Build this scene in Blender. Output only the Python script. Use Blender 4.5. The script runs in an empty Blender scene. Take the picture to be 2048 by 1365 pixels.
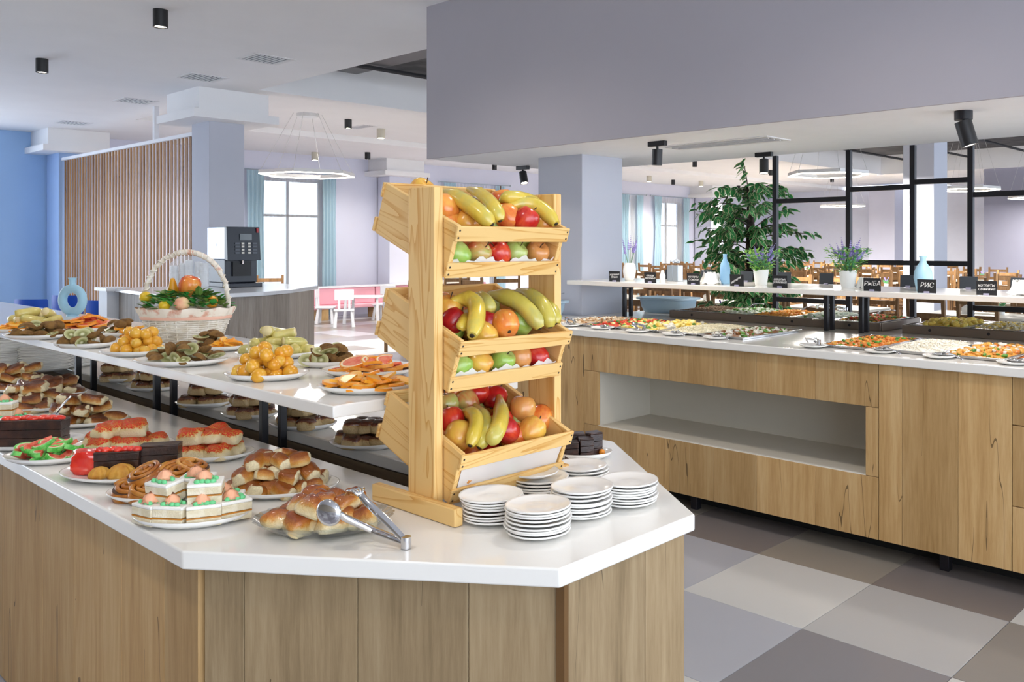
import bpy, bmesh, math, random
from mathutils import Vector, Matrix, Euler
random.seed(7)
S = bpy.context.scene
COL = S.collection
PI = math.pi
ORD = 'first second third fourth fifth sixth seventh eighth ninth tenth eleventh twelfth thirteenth fourteenth fifteenth sixteenth seventeenth eighteenth nineteenth twentieth'.split()
# ------------------------------------------------------------------ camera
F, CX, HY, H, TH = 1761.1, 1287.5, 490.6, 1.517, 0.710      # calibration on a 2048x1365 frame
cam = bpy.data.cameras.new('camera'); camo = bpy.data.objects.new('camera', cam); COL.objects.link(camo)
camo.location = (0, 0, H); camo.rotation_euler = (PI/2, 0, TH)
cam.sensor_fit = 'HORIZONTAL'; cam.sensor_width = 36; cam.lens = F/2048*36
cam.shift_x = (1024-CX)/2048; cam.shift_y = -(682.5-HY)/2048
cam.clip_start = .05; cam.clip_end = 200
S.camera = camo
S.cycles.caustics_reflective = False; S.cycles.caustics_refractive = False; S.cycles.max_bounces = 8; S.cycles.diffuse_bounces = 4; S.cycles.glossy_bounces = 3
S.view_settings.view_transform = 'Standard'; S.view_settings.look = 'None'
S.view_settings.gamma = 1; S.view_settings.exposure = 0.38; S.view_settings.use_curve_mapping = False
# ------------------------------------------------------------------ daylight
W = bpy.data.worlds.new('daylight'); S.world = W; W.use_nodes = True
bg = W.node_tree.nodes['Background']; bg.inputs[0].default_value = (.80, .89, 1.0, 1); bg.inputs[1].default_value = 4.5
# where the photograph's pixels fall in the place (measured once, on real planes)
FW = Vector((-math.sin(TH), math.cos(TH), 0)); RT = Vector((math.cos(TH), math.sin(TH), 0))
def ray(x): return FW + RT*((x-CX)/F)
def at(x, y, z): d = F*(H-z)/(y-HY); p = ray(x)*d; return Vector((p.x, p.y, z))
def on_y(x, Y): r = ray(x); return r.x/r.y*Y
def on_x(x, X): r = ray(x); return r.y/r.x*X
def zof(x, y, Y): r = ray(x); return H-(y-HY)/F*(Y/r.y)
def zofx(x, y, X): r = ray(x); return H-(y-HY)/F*(X/r.x)
# ------------------------------------------------------------------ materials
def lin(c):
    if isinstance(c, str):
        c = c.lstrip('#'); c = [int(c[i:i+2], 16)/255 for i in (0, 2, 4)]
        return tuple((v/12.92 if v <= .04045 else ((v+.055)/1.055)**2.4) for v in c)
    return tuple(c)
class N:
    def __init__(s, name):
        s.m = bpy.data.materials.new(name); s.m.use_nodes = True; s.t = s.m.node_tree
        s.b = s.t.nodes['Principled BSDF']
    def n(s, typ, **kw):
        o = s.t.nodes.new(typ)
        for k, v in kw.items(): setattr(o, k, v)
        return o
    def l(s, a, b): s.t.links.new(a, b)
    def coord(s, scale=(1, 1, 1), rnd=0, kind='Object'):
        tc = s.n('ShaderNodeTexCoord'); mp = s.n('ShaderNodeMapping'); s.l(tc.outputs[kind], mp.inputs[0])
        mp.inputs['Scale'].default_value = scale
        if rnd:
            oi = s.n('ShaderNodeObjectInfo'); mu = s.n('ShaderNodeMath', operation='MULTIPLY'); mu.inputs[1].default_value = rnd
            s.l(oi.outputs['Random'], mu.inputs[0]); s.l(mu.outputs[0], mp.inputs['Location'])
        return mp.outputs[0]
    def noise(s, co, scale, detail=4, rough=.5, dist=0):
        o = s.n('ShaderNodeTexNoise'); o.inputs['Scale'].default_value = scale; o.inputs['Detail'].default_value = detail
        o.inputs['Roughness'].default_value = rough; o.inputs['Distortion'].default_value = dist
        s.l(co, o.inputs['Vector']); return o.outputs[0]
    def ramp(s, fac, stops):
        o = s.n('ShaderNodeValToRGB'); e = o.color_ramp.elements
        while len(e) < len(stops): e.new(.5)
        for k, (p, c) in enumerate(stops):
            e[k].position = p; e[k].color = lin(c)+(1,)
        s.l(fac, o.inputs[0]); return o.outputs[0]
    def mix(s, fac, a, b, mode='MIX'):
        o = s.n('ShaderNodeMix', data_type='RGBA', blend_type=mode)
        for sock, v in ((0, fac), (6, a), (7, b)):
            if isinstance(v, (int, float)): o.inputs[sock].default_value = v
            elif isinstance(v, (str, tuple)): o.inputs[sock].default_value = lin(v)+(1,)
            else: s.l(v, o.inputs[sock])
        return o.outputs[2]
    def math(s, op, a, b=0., c=None):
        o = s.n('ShaderNodeMath', operation=op)
        for k, v in enumerate((a, b) + ((c,) if c is not None else ())):
            if isinstance(v, (int, float)): o.inputs[k].default_value = v
            else: s.l(v, o.inputs[k])
        return o.outputs[0]
    def bump(s, h, strength=.3, dist=.002):
        o = s.n('ShaderNodeBump'); o.inputs['Strength'].default_value = strength; o.inputs['Distance'].default_value = dist
        s.l(h, o.inputs['Height']); s.l(o.outputs[0], s.b.inputs['Normal'])
    def done(s, col=None, rough=.5, metal=0, spec=.5, coat=0):
        if col is not None:
            if isinstance(col, (str, tuple)): s.b.inputs['Base Color'].default_value = lin(col)+(1,)
            else: s.l(col, s.b.inputs['Base Color'])
        s.b.inputs['Roughness'].default_value = rough; s.b.inputs['Metallic'].default_value = metal
        s.b.inputs['Specular IOR Level'].default_value = spec; s.b.inputs['Coat Weight'].default_value = coat
        return s.m
MATS = {}
def plain(name, c, rough=.5, metal=0, spec=.5, c2=None, ns=6, bump=0, coat=0, rnd=0, sub=0, lo=.4, hi=.6):
    if name in MATS: return MATS[name]
    n = N(name); col = c
    co = n.coord(rnd=rnd*10 if rnd else 0)
    nz = n.noise(co, ns)
    if c2: col = n.ramp(nz, [(lo, c), (hi, c2)])
    else: col = n.mix(nz, c, tuple(v*.93 for v in lin(c)))
    if rnd:
        oi = n.n('ShaderNodeObjectInfo'); f = n.math('MULTIPLY_ADD', oi.outputs['Random'], rnd, 1-rnd*.6)
        hs = n.n('ShaderNodeHueSaturation'); n.l(col, hs.inputs['Color']); n.l(f, hs.inputs['Value']); col = hs.outputs[0]
    if bump: n.bump(n.noise(co, ns*6, 6), bump, .003)
    MATS[name] = n.done(col, rough, metal, spec, coat)
    if sub:
        n.b.inputs['Subsurface Weight'].default_value = sub; n.b.inputs['Subsurface Radius'].default_value = (.01, .005, .003)
    return MATS[name]
def wood(name, c0, c1, c2, along='z', fine=1., crack=True, rough=.55, rnd=9., knots=True, scale=1.):
    n = N(name); st = {'x': (.7, 11, 11), 'y': (11, .7, 11), 'z': (11, 11, .7)}[along]
    st = tuple(v*scale for v in st)
    co = n.coord(st, rnd)
    a = n.noise(co, 1.0, 5, .6, .6); fi = n.noise(co, 7.*fine, 5, .7)
    col = n.ramp(n.math('MULTIPLY_ADD', fi, .45, n.math('MULTIPLY', a, .6)), [(.34, c0), (.52, c1), (.70, c2)])
    if crack:
        cr = n.noise(co, .9, 2, .4, .3); ab = n.math('ABSOLUTE', n.math('SUBTRACT', cr, .47))
        msk = n.math('MULTIPLY', n.math('MULTIPLY', n.math('LESS_THAN', ab, .0028), n.math('GREATER_THAN', n.noise(n.coord((1.3, 1.3, .6), rnd*.7), 2.2, 1), .54)), .7); col = n.mix(msk, col, '#3a2a18')
    if knots:
        vs = n.n('ShaderNodeTexVoronoi'); vs.inputs['Scale'].default_value = .55
        n.l(n.coord(tuple(v if v < 2*scale else v*.5 for v in st), rnd*1.3), vs.inputs['Vector'])
        kn = n.n('ShaderNodeMapRange'); kn.inputs[1].default_value = .0; kn.inputs[2].default_value = .06
        kn.inputs[3].default_value = .6; kn.inputs[4].default_value = 0; n.l(vs.outputs['Distance'], kn.inputs[0])
        col = n.mix(kn.outputs[0], col, '#6b4a26')
    oi = n.n('ShaderNodeObjectInfo'); hs = n.n('ShaderNodeHueSaturation'); n.l(col, hs.inputs['Color'])
    n.l(n.math('MULTIPLY_ADD', oi.outputs['Random'], .30, .85), hs.inputs['Value'])
    n.bump(fi, .12, .001)
    return n.done(hs.outputs[0], rough, 0, .35)
def pine(name, along, c0='#e8c07c', c1='#cf9443', rough=.5):
    n = N(name); sc = {'x': (1.2, 16, 16), 'y': (16, 1.2, 16), 'z': (16, 16, 1.2)}[along]
    co = n.coord(sc, 7.)
    wv = n.noise(co, 1.0, 2, .4, .8); rings = n.math('FRACT', n.math('MULTIPLY', wv, 7.)); fi = n.noise(co, 6, 4)
    col = n.ramp(n.math('MULTIPLY_ADD', fi, .3, n.math('MULTIPLY', rings, .75)), [(.15, c0), (.62, c0), (.95, c1)])
    vs = n.n('ShaderNodeTexVoronoi'); vs.inputs['Scale'].default_value = .42; n.l(n.coord(tuple(min(v, 8) if v > 2 else v*3 for v in sc), 5.), vs.inputs['Vector'])
    kn = n.n('ShaderNodeMapRange'); kn.inputs[1].default_value = .0; kn.inputs[2].default_value = .07; kn.inputs[3].default_value = .75; kn.inputs[4].default_value = 0
    n.l(vs.outputs['Distance'], kn.inputs[0]); col = n.mix(kn.outputs[0], col, '#9a6128')
    return n.done(col, rough, 0, .4)
def emit(name, c, k):
    n = N(name); n.b.inputs['Emission Color'].default_value = lin(c)+(1,); n.b.inputs['Emission Strength'].default_value = k
    return n.done(c, .5)
def glassy(name, c='#ffffff', rough=.02, ior=1.45):
    n = N(name); n.b.inputs['Transmission Weight'].default_value = 1; n.b.inputs['IOR'].default_value = ior
    return n.done(c, rough)
def sheer(name, c, tr=.5, clear=.25):
    n = N(name); t = n.t; o = t.nodes['Material Output']; d = n.n('ShaderNodeBsdfDiffuse'); l = n.n('ShaderNodeBsdfTranslucent'); p = n.n('ShaderNodeBsdfTransparent')
    d.inputs[0].default_value = lin(c)+(1,); l.inputs[0].default_value = lin(c)+(1,)
    m1 = n.n('ShaderNodeMixShader'); m1.inputs[0].default_value = tr; n.l(d.outputs[0], m1.inputs[1]); n.l(l.outputs[0], m1.inputs[2])
    m2 = n.n('ShaderNodeMixShader'); m2.inputs[0].default_value = clear; n.l(m1.outputs[0], m2.inputs[1]); n.l(p.outputs[0], m2.inputs[2])
    n.l(m2.outputs[0], o.inputs[0]); return n.m
# ------------------------------------------------------------------ mesh building
class MB:
    def __init__(s): s.v = []; s.f = []; s.k = []; s.M = Matrix()
    def add(s, vs, fs, mi=0):
        o = len(s.v); s.v += [s.M @ Vector(p) for p in vs]
        s.f += [tuple(i+o for i in f) for f in fs]
        s.k += [mi]*len(fs) if isinstance(mi, int) else list(mi); return s
    def box(s, c, d, mi=0, rz=0, R=None):
        x, y, z = (v/2 for v in d); m = Matrix.Translation(c) @ (R.to_4x4() if R is not None else Matrix.Rotation(rz, 4, 'Z'))
        vs = [m @ Vector((a*x, b*y, e*z)) for e in (-1, 1) for b in (-1, 1) for a in (-1, 1)]
        return s.add(vs, [(0, 2, 3, 1), (4, 5, 7, 6), (0, 1, 5, 4), (2, 6, 7, 3), (0, 4, 6, 2), (1, 3, 7, 5)], mi)
    def span(s, a, b, mi=0):
        return s.box([(p+q)/2 for p, q in zip(a, b)], [abs(q-p) for p, q in zip(a, b)], mi)
    def prism(s, poly, z0, z1, mi=0):
        n = len(poly); vs = [(x, y, z0) for x, y in poly]+[(x, y, z1) for x, y in poly]
        ar = sum(poly[i][0]*poly[(i+1) % n][1]-poly[(i+1) % n][0]*poly[i][1] for i in range(n))
        fs = [tuple(range(n))[::-1], tuple(range(n, 2*n))]+[(i, (i+1) % n, n+(i+1) % n, n+i) for i in range(n)]
        if ar < 0: fs = [f[::-1] for f in fs]
        return s.add(vs, fs, mi)
    def lathe(s, prof, n=24, mi=0, sx=1, sy=1, wob=None):
        vs = []; rows = []
        for (r, z) in prof:
            if r < 1e-6: rows.append([len(vs)]); vs.append((0, 0, z)); continue
            row = []
            for i in range(n):
                a = 2*PI*i/n; q = r*(wob(a, r, z) if wob else 1)
                row.append(len(vs)); vs.append((q*sx*math.cos(a), q*sy*math.sin(a), z))
            rows.append(row)
        fs = []; ks = []
        for j in range(len(rows)-1):
            A, B = rows[j], rows[j+1]
            for i in range(n):
                k = (i+1) % n
                if len(A) == 1 and len(B) == 1: continue
                if len(A) == 1: f = (A[0], B[i], B[k])
                elif len(B) == 1: f = (A[i], A[k], B[0])
                else: f = (A[i], A[k], B[k], B[i])
                fs.append(f[::-1]); ks.append(mi if isinstance(mi, int) else mi[j])
        # outward for profiles that run from the top down / inside out
        return s.add(vs, fs, ks)
    def tube(s, path, rad, n=8, mi=0, cap=True, flat=1.):
        path = [Vector(p) for p in path]; m = len(path); rad = rad if isinstance(rad, (list, tuple)) else [rad]*m
        vs = []; fs = []; prev = None
        for i, p in enumerate(path):
            t = (path[min(i+1, m-1)]-path[max(i-1, 0)]).normalized()
            if prev is None: u = t.orthogonal().normalized()
            else:
                u = prev-t*prev.dot(t); u = u.normalized() if u.length > 1e-6 else t.orthogonal().normalized()
            prev = u; w = t.cross(u)
            for k in range(n):
                a = 2*PI*k/n; vs.append(p+(u*math.cos(a)+w*math.sin(a)*flat)*rad[i])
        for i in range(m-1):
            for k in range(n):
                q = (k+1) % n; fs.append((i*n+k, i*n+q, (i+1)*n+q, (i+1)*n+k))
        if cap: fs += [tuple(range(n))[::-1], tuple(range((m-1)*n, m*n))]
        ks = mi if isinstance(mi, int) else None
        if ks is None:
            ks = [mi(i/(m-1)) for i in range(m-1) for k in range(n)]+([mi(0), mi(1)] if cap else [])
        return s.add(vs, fs, ks)
    def ball(s, c, r, nu=12, nv=8, mi=0, fn=None, R=None):
        r = (r, r, r) if isinstance(r, (int, float)) else r
        vs = [(0, 0, -1)]+[(math.sin(PI*j/nv)*math.cos(2*PI*i/nu), math.sin(PI*j/nv)*math.sin(2*PI*i/nu), -math.cos(PI*j/nv)) for j in range(1, nv) for i in range(nu)]+[(0, 0, 1)]
        out = []
        for p in vs:
            p = Vector(p)
            if fn: p = fn(p)
            p = Vector((p.x*r[0], p.y*r[1], p.z*r[2]))
            if R is not None: p = R @ p
            out.append(p+Vector(c))
        fs = [(0, 1+(i+1) % nu, 1+i) for i in range(nu)]
        for j in range(nv-2):
            for i in range(nu):
                a = 1+j*nu; fs.append((a+i, a+(i+1) % nu, a+nu+(i+1) % nu, a+nu+i))
        e = len(vs)-1; a = 1+(nv-2)*nu; fs += [(a+i, a+(i+1) % nu, e) for i in range(nu)]
        return s.add(out, fs, mi if not callable(mi) else [mi(sum((Vector(vs[i]) for i in f), Vector())/len(f)) for f in fs])
    def mesh(s, name, mats, smooth=False, bevel=0, seg=2, fix=True):
        me = bpy.data.meshes.new(name); me.from_pydata([tuple(p) for p in s.v], [], s.f)
        mats = mats if isinstance(mats, (list, tuple)) else [mats]
        for m in mats: me.materials.append(m)
        me.polygons.foreach_set('material_index', s.k)
        if bevel or fix:
            bm = bmesh.new(); bm.from_mesh(me)
            if fix: bmesh.ops.recalc_face_normals(bm, faces=bm.faces)
            if bevel:
                ed = [e for e in bm.edges if len(e.link_faces) == 2 and e.calc_face_angle(0) > .5]
                for fc in bm.faces: fc.smooth = False
                rb = bmesh.ops.bevel(bm, geom=ed, offset=bevel, segments=seg, affect='EDGES', profile=.5, clamp_overlap=True)
                for fc in rb['faces']: fc.smooth = True
            bm.to_mesh(me); bm.free()
        if smooth: me.polygons.foreach_set('use_smooth', [True]*len(me.polygons))
        if smooth == 'auto':
            me.polygons.foreach_set('use_smooth', [True]*len(me.polygons))
            try: me.set_sharp_from_angle(angle=.7)
            except Exception: pass
        return me
    def obj(s, name, mats, parent=None, smooth=False, bevel=0, loc=(0, 0, 0), rot=(0, 0, 0), **kw):
        return put(s.mesh(name, mats, smooth, bevel, kw.pop('seg', 2)), name, parent, loc, rot, **kw)
KIDS = {}
def put(me, name, parent=None, loc=(0, 0, 0), rot=(0, 0, 0), scale=(1, 1, 1), label=None, cat=None, group=None, kind=None):
    o = bpy.data.objects.new(name, me); COL.objects.link(o)
    o.location = loc; o.rotation_euler = rot; o.scale = scale if isinstance(scale, (tuple, list)) else (scale,)*3
    if parent: o.parent = parent; KIDS.setdefault(parent.name, []).append(o)
    return tag(o, label, cat, group, kind)
def tag(o, label=None, cat=None, group=None, kind=None):
    for k, v in (('label', label), ('category', cat), ('group', group), ('kind', kind)):
        if v: o[k] = v
    return o
def thing(name, label, cat, loc=(0, 0, 0), rz=0, group=None):
    return put(None, name, None, loc, (0, 0, rz), label=label, cat=cat, group=group)
def dup(o, loc=None, rot=None, label=None, group=None, parent=None, scale=None):
    c = o.copy(); COL.objects.link(c)
    if parent: c.parent = parent; KIDS.setdefault(parent.name, []).append(c)
    if loc is not None: c.location = loc
    if rot is not None: c.rotation_euler = rot
    if scale is not None: c.scale = (scale,)*3
    if label: c['label'] = label
    if group: c['group'] = group
    for ch in list(KIDS.get(o.name, [])): dup(ch, parent=c)
    return c
def struct(mb, name, m, bevel=0, parent=None, smooth=False):
    return mb.obj(name, m, parent, smooth, bevel, kind='structure' if not parent else None)
# ------------------------------------------------------------------ palette
white_paint = plain('white ceiling paint', '#f1f1f3', .8, ns=2)
lilac_paint = plain('lilac wall paint', '#d9dbec', .8, ns=2)
wall_blue = plain('blue wall tone', '#a6caf4', .8, ns=2)  # even blue base colour for the left wall segment only
mauve_paint = plain('mauve grey bulkhead paint', '#b0acb4', .8, ns=2)
grey_paint = plain('grey blue column paint', '#c0c3cf', .8, ns=2)
dark_ceiling = plain('dark open ceiling', '#4a4a4e', .8, ns=3, c2='#2e2e32')
stone = plain('white solid surface', '#f0ede7', .12, spec=.6, ns=3)
black_metal = plain('black painted metal', '#15151c', .4, spec=.4)
dark_kick = plain('black plinth', '#0d0c0d', .7)
oak = wood('oak laminate', '#a5804e', '#bc9866', '#ccad7d')
oak_grey = wood('grey oak laminate', '#7f6a4c', '#9c8564', '#b09a78')  # greyer, darker oak tone for the island's chamfer and end planks
oak_dark = wood('dark oak panel', '#4c3d2c', '#6a5842', '#7f6c54', along='x', knots=False)
grey_wood = wood('grey driftwood laminate', '#776d66', '#938a81', '#a9a096')
slat_wood = wood('larch slat', '#6f4a26', '#93683a', '#ad8252', rnd=30., knots=False)
china = plain('white glazed china', '#f4f2ee', .12, spec=.6)
steel = plain('brushed steel', '#c9c9cb', .22, metal=1, ns=30)
chrome = plain('polished steel', '#d8d8da', .08, metal=1)
# ------------------------------------------------------------------ floor
TX, TY, TS = -1.794, 3.647, .6
def floor_mat():
    n = N('floor far tiles'); co = n.coord((1, 1, 1), kind='Object'); sx = n.n('ShaderNodeSeparateXYZ'); n.l(co, sx.inputs[0])
    i = n.math('FLOOR', n.math('DIVIDE', n.math('SUBTRACT', sx.outputs[0], TX), TS)); j = n.math('FLOOR', n.math('DIVIDE', n.math('SUBTRACT', sx.outputs[1], TY), TS))
    cb = n.n('ShaderNodeCombineXYZ'); n.l(i, cb.inputs[0]); n.l(j, cb.inputs[1]); wn = n.n('ShaderNodeTexWhiteNoise'); n.l(cb.outputs[0], wn.inputs[0])
    return n.done(n.ramp(wn.outputs[0], [(0, '#77747a'), (.3, '#9a98a0'), (.6, '#b4b4bc'), (1, '#c9cacc')]), .3)
flo = struct(MB().span((-18, -6, -.1), (6, 28, -.004)), 'floor', floor_mat())
tile_mats = [plain('tile '+k, c, .28, ns=3) for k, c in (('white', '#c9c9c7'), ('pale grey', '#b2b2b2'), ('blue grey', '#aeb0b8'), ('taupe', '#938b80'), ('graphite', '#858387'), ('dark taupe', '#7f7774'), ('mid grey', '#8b8783'))]
KNOWN = {(-1, -1): 0, (0, -1): 1, (-1, 0): 3, (0, 0): 5, (-2, -1): 2, (-2, 0): 5, (-1, -2): 2, (0, -2): 4, (1, -1): 6, (1, 0): 0, (1, -2): 0, (-1, -3): 0, (-3, 0): 3}
tb = MB().span((.001, .001, -.003), (TS-.001, TS-.001, .004)); tile_me = [tb.mesh('tile', m, bevel=.0012, seg=1) for m in tile_mats]
rt = random.Random(3)
def lay(i0, i1, j0, j1):
    for i in range(i0, i1):
        for j in range(j0, j1):
            k = KNOWN.get((i, j)); k = rt.randrange(7) if k is None else k
            put(tile_me[k], 'tile', flo, (TX+i*TS, TY+j*TS, -.004))
lay(-6, 4, -3, 3); lay(-24, -12, 4, 14)
# ------------------------------------------------------------------ ceilings and walls
CZ = 3.4
struct(MB().span((-18, -6, CZ), (6, 5.05, CZ+.15)), 'ceiling', white_paint)
struct(MB().span((-10.7, 5.05, CZ), (-10.5, 21.9, 3.9)).span((-10.5, 5.05, 3.55), (6, 5.15, 3.9)).span((-10.5, 21.9, CZ), (6, 22.1, 3.9)), 'ceiling_coffer_edge', white_paint)
struct(MB().span((-14.4, 5.05, 3.5), (-10.7, 27.3, 3.65)), 'ceiling_raised_strip', white_paint)
struct(MB().span((-17.4, 5.05, CZ), (-14.4, 27.3, CZ+.2)), 'ceiling_window_side', white_paint)
struct(MB().span((-10.7, 22.1, CZ), (6, 27.3, CZ+.2)), 'ceiling_rear', white_paint)
cof = struct(MB().span((-10.6, 5.1, 3.9), (6, 22, 4.0)), 'ceiling_coffer', dark_ceiling)
db = MB()
for k in range(5): db.span((-10.3, 5.9+k*3.1, 3.74), (6, 6.25+k*3.1, 3.86))
db.obj('duct', plain('duct metal', '#55555a', .5), cof)
pb = MB()
for k in range(7): pb.tube([(-9.6+k*1.5, 5.3, 3.7), (-9.6+k*1.5, 21.8, 3.7)], .03, 6)
pb.obj('cable_tray', plain('cable tray', '#2c2c30', .6), cof)
struct(MB().span((-5.83, 4.175, 2.197), (6, 5.70, 3.55)), 'ceiling_soffit', plain('bright soffit paint', '#f7f9fd', .8))
struct(MB().span((-5.83, 4.155, 2.197), (6, 4.175, 3.4)), 'wall_bulkhead', mauve_paint)
# window wall with two window openings
WX = -17.3
def wall_x(segs, name, m):
    b = MB()
    for (y0, y1, z0, z1) in segs: b.span((WX-.25, y0, z0), (WX, y1, z1))
    return struct(b, name, m)
wall_x([(3.3, 5.3, 0, CZ), (-6, 3.3, 0, .35), (-6, 3.3, 3.1, CZ)], 'wall_left', wall_blue)
struct(MB().span((-17.6, -6.2, 0), (6, -6, CZ)), 'wall_behind', plain('taupe wall paint', '#a89c8a', .8))
w1 = (8.30, 9.72); w2 = (19.25, 19.75); w3 = (20.75, 22.0); w4 = (13.0, 14.4); w5=(16.2, 17.6)
ws = [(5.3, w1[0], 0, CZ)]
for a, b in ((w1, w4), (w4, w5), (w5, w2), (w2, w3)): ws.append((a[1], b[0], 0, CZ))
ws += [(w3[1], 27.4, 0, CZ)]
for w in (w1, w2, w3, w4, w5): ws += [(w[0], w[1], 2.88, CZ), (w[0], w[1], 0, .25)]
wall_x(ws, 'wall_windows', lilac_paint)
struct(MB().span((-17.5, 27.3, 0), (6, 27.5, CZ)), 'wall_back', plain('pale hall wall paint', '#e6e9f5', .8))
struct(MB().span((on_y(1968, 22.), 22.0, 0), (6, 22.1, CZ)), 'wall_right', plain('grey lilac hall wall paint', '#9c9cae', .8))
frame_m = plain('white window frame', '#eef0f4', .4); tulle = sheer('white tulle', '#f8fbff', .75, .20); drape = sheer('aqua curtain cloth', '#c2dde8', .35, 0.)
pane_m = glassy('window glass', '#f6fbff', 0, 1.02)
rod_m = plain('curtain rod metal', '#b9c3cc', .3, metal=1)
def cloth(x, y0, y1, z0, z1, folds, amp, m, name, parent=None, pinch=0, **kw):
    b = MB(); nu, nv = folds*8, 6; vs = []
    for j in range(nv+1):
        t = j/nv; z = z1+(z0-z1)*t; wd = 1-pinch*math.sin(min(1, t*1.5)*PI)
        for i in range(nu+1):
            u = i/nu; y = (y0+y1)/2+(u-.5)*(y1-y0)*wd
            vs.append((x+amp*math.sin(u*folds*2*PI)*(.6+.4*t)+.004*math.sin(u*50+j), y, z))
    fs = [(j*(nu+1)+i, j*(nu+1)+i+1, (j+1)*(nu+1)+i+1, (j+1)*(nu+1)+i) for j in range(nv) for i in range(nu)]
    b.add(vs, fs); return put(b.mesh(name, m, True, fix=False), name, parent, **kw)
for n_, (w, lab) in enumerate(((w1, 'by the children\'s table'), (w2, 'beside the grey pillar'), (w3, 'left of the ficus'), (w4, 'behind the fruit crates'), (w5, 'between the crates and the grey pillar'))):
    y0, y1 = w; fr = MB(); g = .035
    for a, b in (((y0, .25), (y0+g, 2.88)), ((y1-g, .25), (y1, 2.88)), ((y0, .25), (y1, .3)), ((y0, 2.83), (y1, 2.88)), (((y0+y1)/2-.018, .3), ((y0+y1)/2+.018, 2.83)), ((y0, 2.1), (y1, 2.15))):
        fr.span((WX-.2, a[0], a[1]), (WX-.14, b[0], b[1]))
    wf = struct(fr, 'window_%d' % (n_+1), frame_m)
    MB().span((WX-.172, y0+g, .3), (WX-.168, y1-g, 2.83)).obj('pane', pane_m, wf)
    cloth(WX+.05, y0-.02, y1+.02, .03, 3.0, 14, .018, tulle, 'tulle_curtain', label='sheer white tulle curtain across the window '+lab, cat='curtain')
    for sd, (a, b) in (('left', (y0-.28, y0+.08)), ('right', (y1-.10, y1+.22))):
        cloth(WX+.13, a, b, .03, 3.0, 4, .035, drape, 'curtain', pinch=.25 if n_ else .1, label='aqua curtain on the %s side of the window %s' % (sd, lab), cat='curtain')
    MB().tube([(WX+.09, y0-.4, 3.02), (WX+.09, y1+.4, 3.02)], .012, 6).ball((WX+.09, y0-.4, 3.02), .025, 8, 6).ball((WX+.09, y1+.4, 3.02), .025, 8, 6).obj('curtain_rod', rod_m, label='thin metal curtain rod above the window '+lab, cat='curtain rod')
# columns with stepped heads
def column(name, x0, x1, y0, y1, z1, m, head=True):
    o = struct(MB().span((x0, y0, 0), (x1, y1, z1)), name, m, bevel=.004)
    if head:
        MB().span((x0-.30, y0-.30, 3.03), (x1+.30, y1+.30, 3.13)).obj('head_slab', white_paint, o)
        MB().span((x0-.21, y0-.21, 3.13), (x1+.21, y1+.21, 3.4)).obj('head_block', white_paint, o)
    return o
column('column_1', -5.11, -4.63, 4.68, 5.13, 2.2, grey_paint, False)
column('column_2', -11.5, -11.0, 4.68, 5.11, 3.4, grey_paint)
column('column_3', -17.25, -16.62, 4.68, 5.15, 3.4, plain('pale blue column tone', '#a3bfe8', .8))  # even pale blue base colour on this column alone
column('column_4', -17.25, -16.8, 11.0, 11.55, 3.4, lilac_paint)
column('column_5', on_y(1868, 12.6)-.48, on_y(1868, 12.6), 12.6, 13.1, 3.9, grey_paint, False)
column('column_6', -17.25, -16.6, 22.6, 23.2, 3.4, lilac_paint)
column('column_7', on_y(1800, 27.)-.9, on_y(1800, 27.), 26.6, 27.3, 3.4, lilac_paint, False)
# larch slat screen between the pillars
scr = thing('slat_screen', 'tall screen of upright larch slats beside the blue pillar', 'screen', (-14.05, 4.75, 0))
sm = MB().span((-.029, -.006, .12), (.029, .006, 2.90)).mesh('slat', slat_wood, bevel=.003, seg=1)
ns = 43
for k in range(ns): put(sm, 'slat', scr, (2.46-4.95*k/(ns-1), 0, 0))
whr = plain('white rail paint', '#e6e8ee', .6)
MB().span((-2.55, -.04, 2.90), (2.5, .04, 2.945)).obj('top_rail', whr, scr)
MB().span((-2.55, -.04, 0), (2.5, .04, .12)).obj('bottom_rail', whr, scr)
MB().span((1.2, -.03, 2.945), (1.26, .03, 3.4)).obj('hanger', whr, scr)
# black metal lattice behind the hot counter
lat = thing('metal_lattice', 'black square-tube metal lattice screen behind the hot food counter', 'screen', (-2.5, 5.74, 0))
def bar(a, b, nm): MB().span(a, b).obj(nm, black_metal, lat, bevel=.002)
lx = [-3.585, -2.975, -2.499, -2.108]
lx = [v*5.74/5.70+2.5 for v in lx]+[2.5-1.35, 2.5-.7]
for x in lx: bar((x-.018, -.018, 0), (x+.018, .018, 2.197), 'post')
for (i, j, z) in ((0, 1, 1.85), (1, 2, 1.915), (2, 3, 1.945), (1, 2, 1.395), (2, 3, 1.395), (3, 4, 1.845), (3, 4, 1.11), (0, 1, 1.107), (4, 5, 1.9), (4, 5, 1.4)):
    bar((lx[i]+.018, -.017, z-.017), (lx[j]-.018, .017, z+.017), 'rail')
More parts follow.
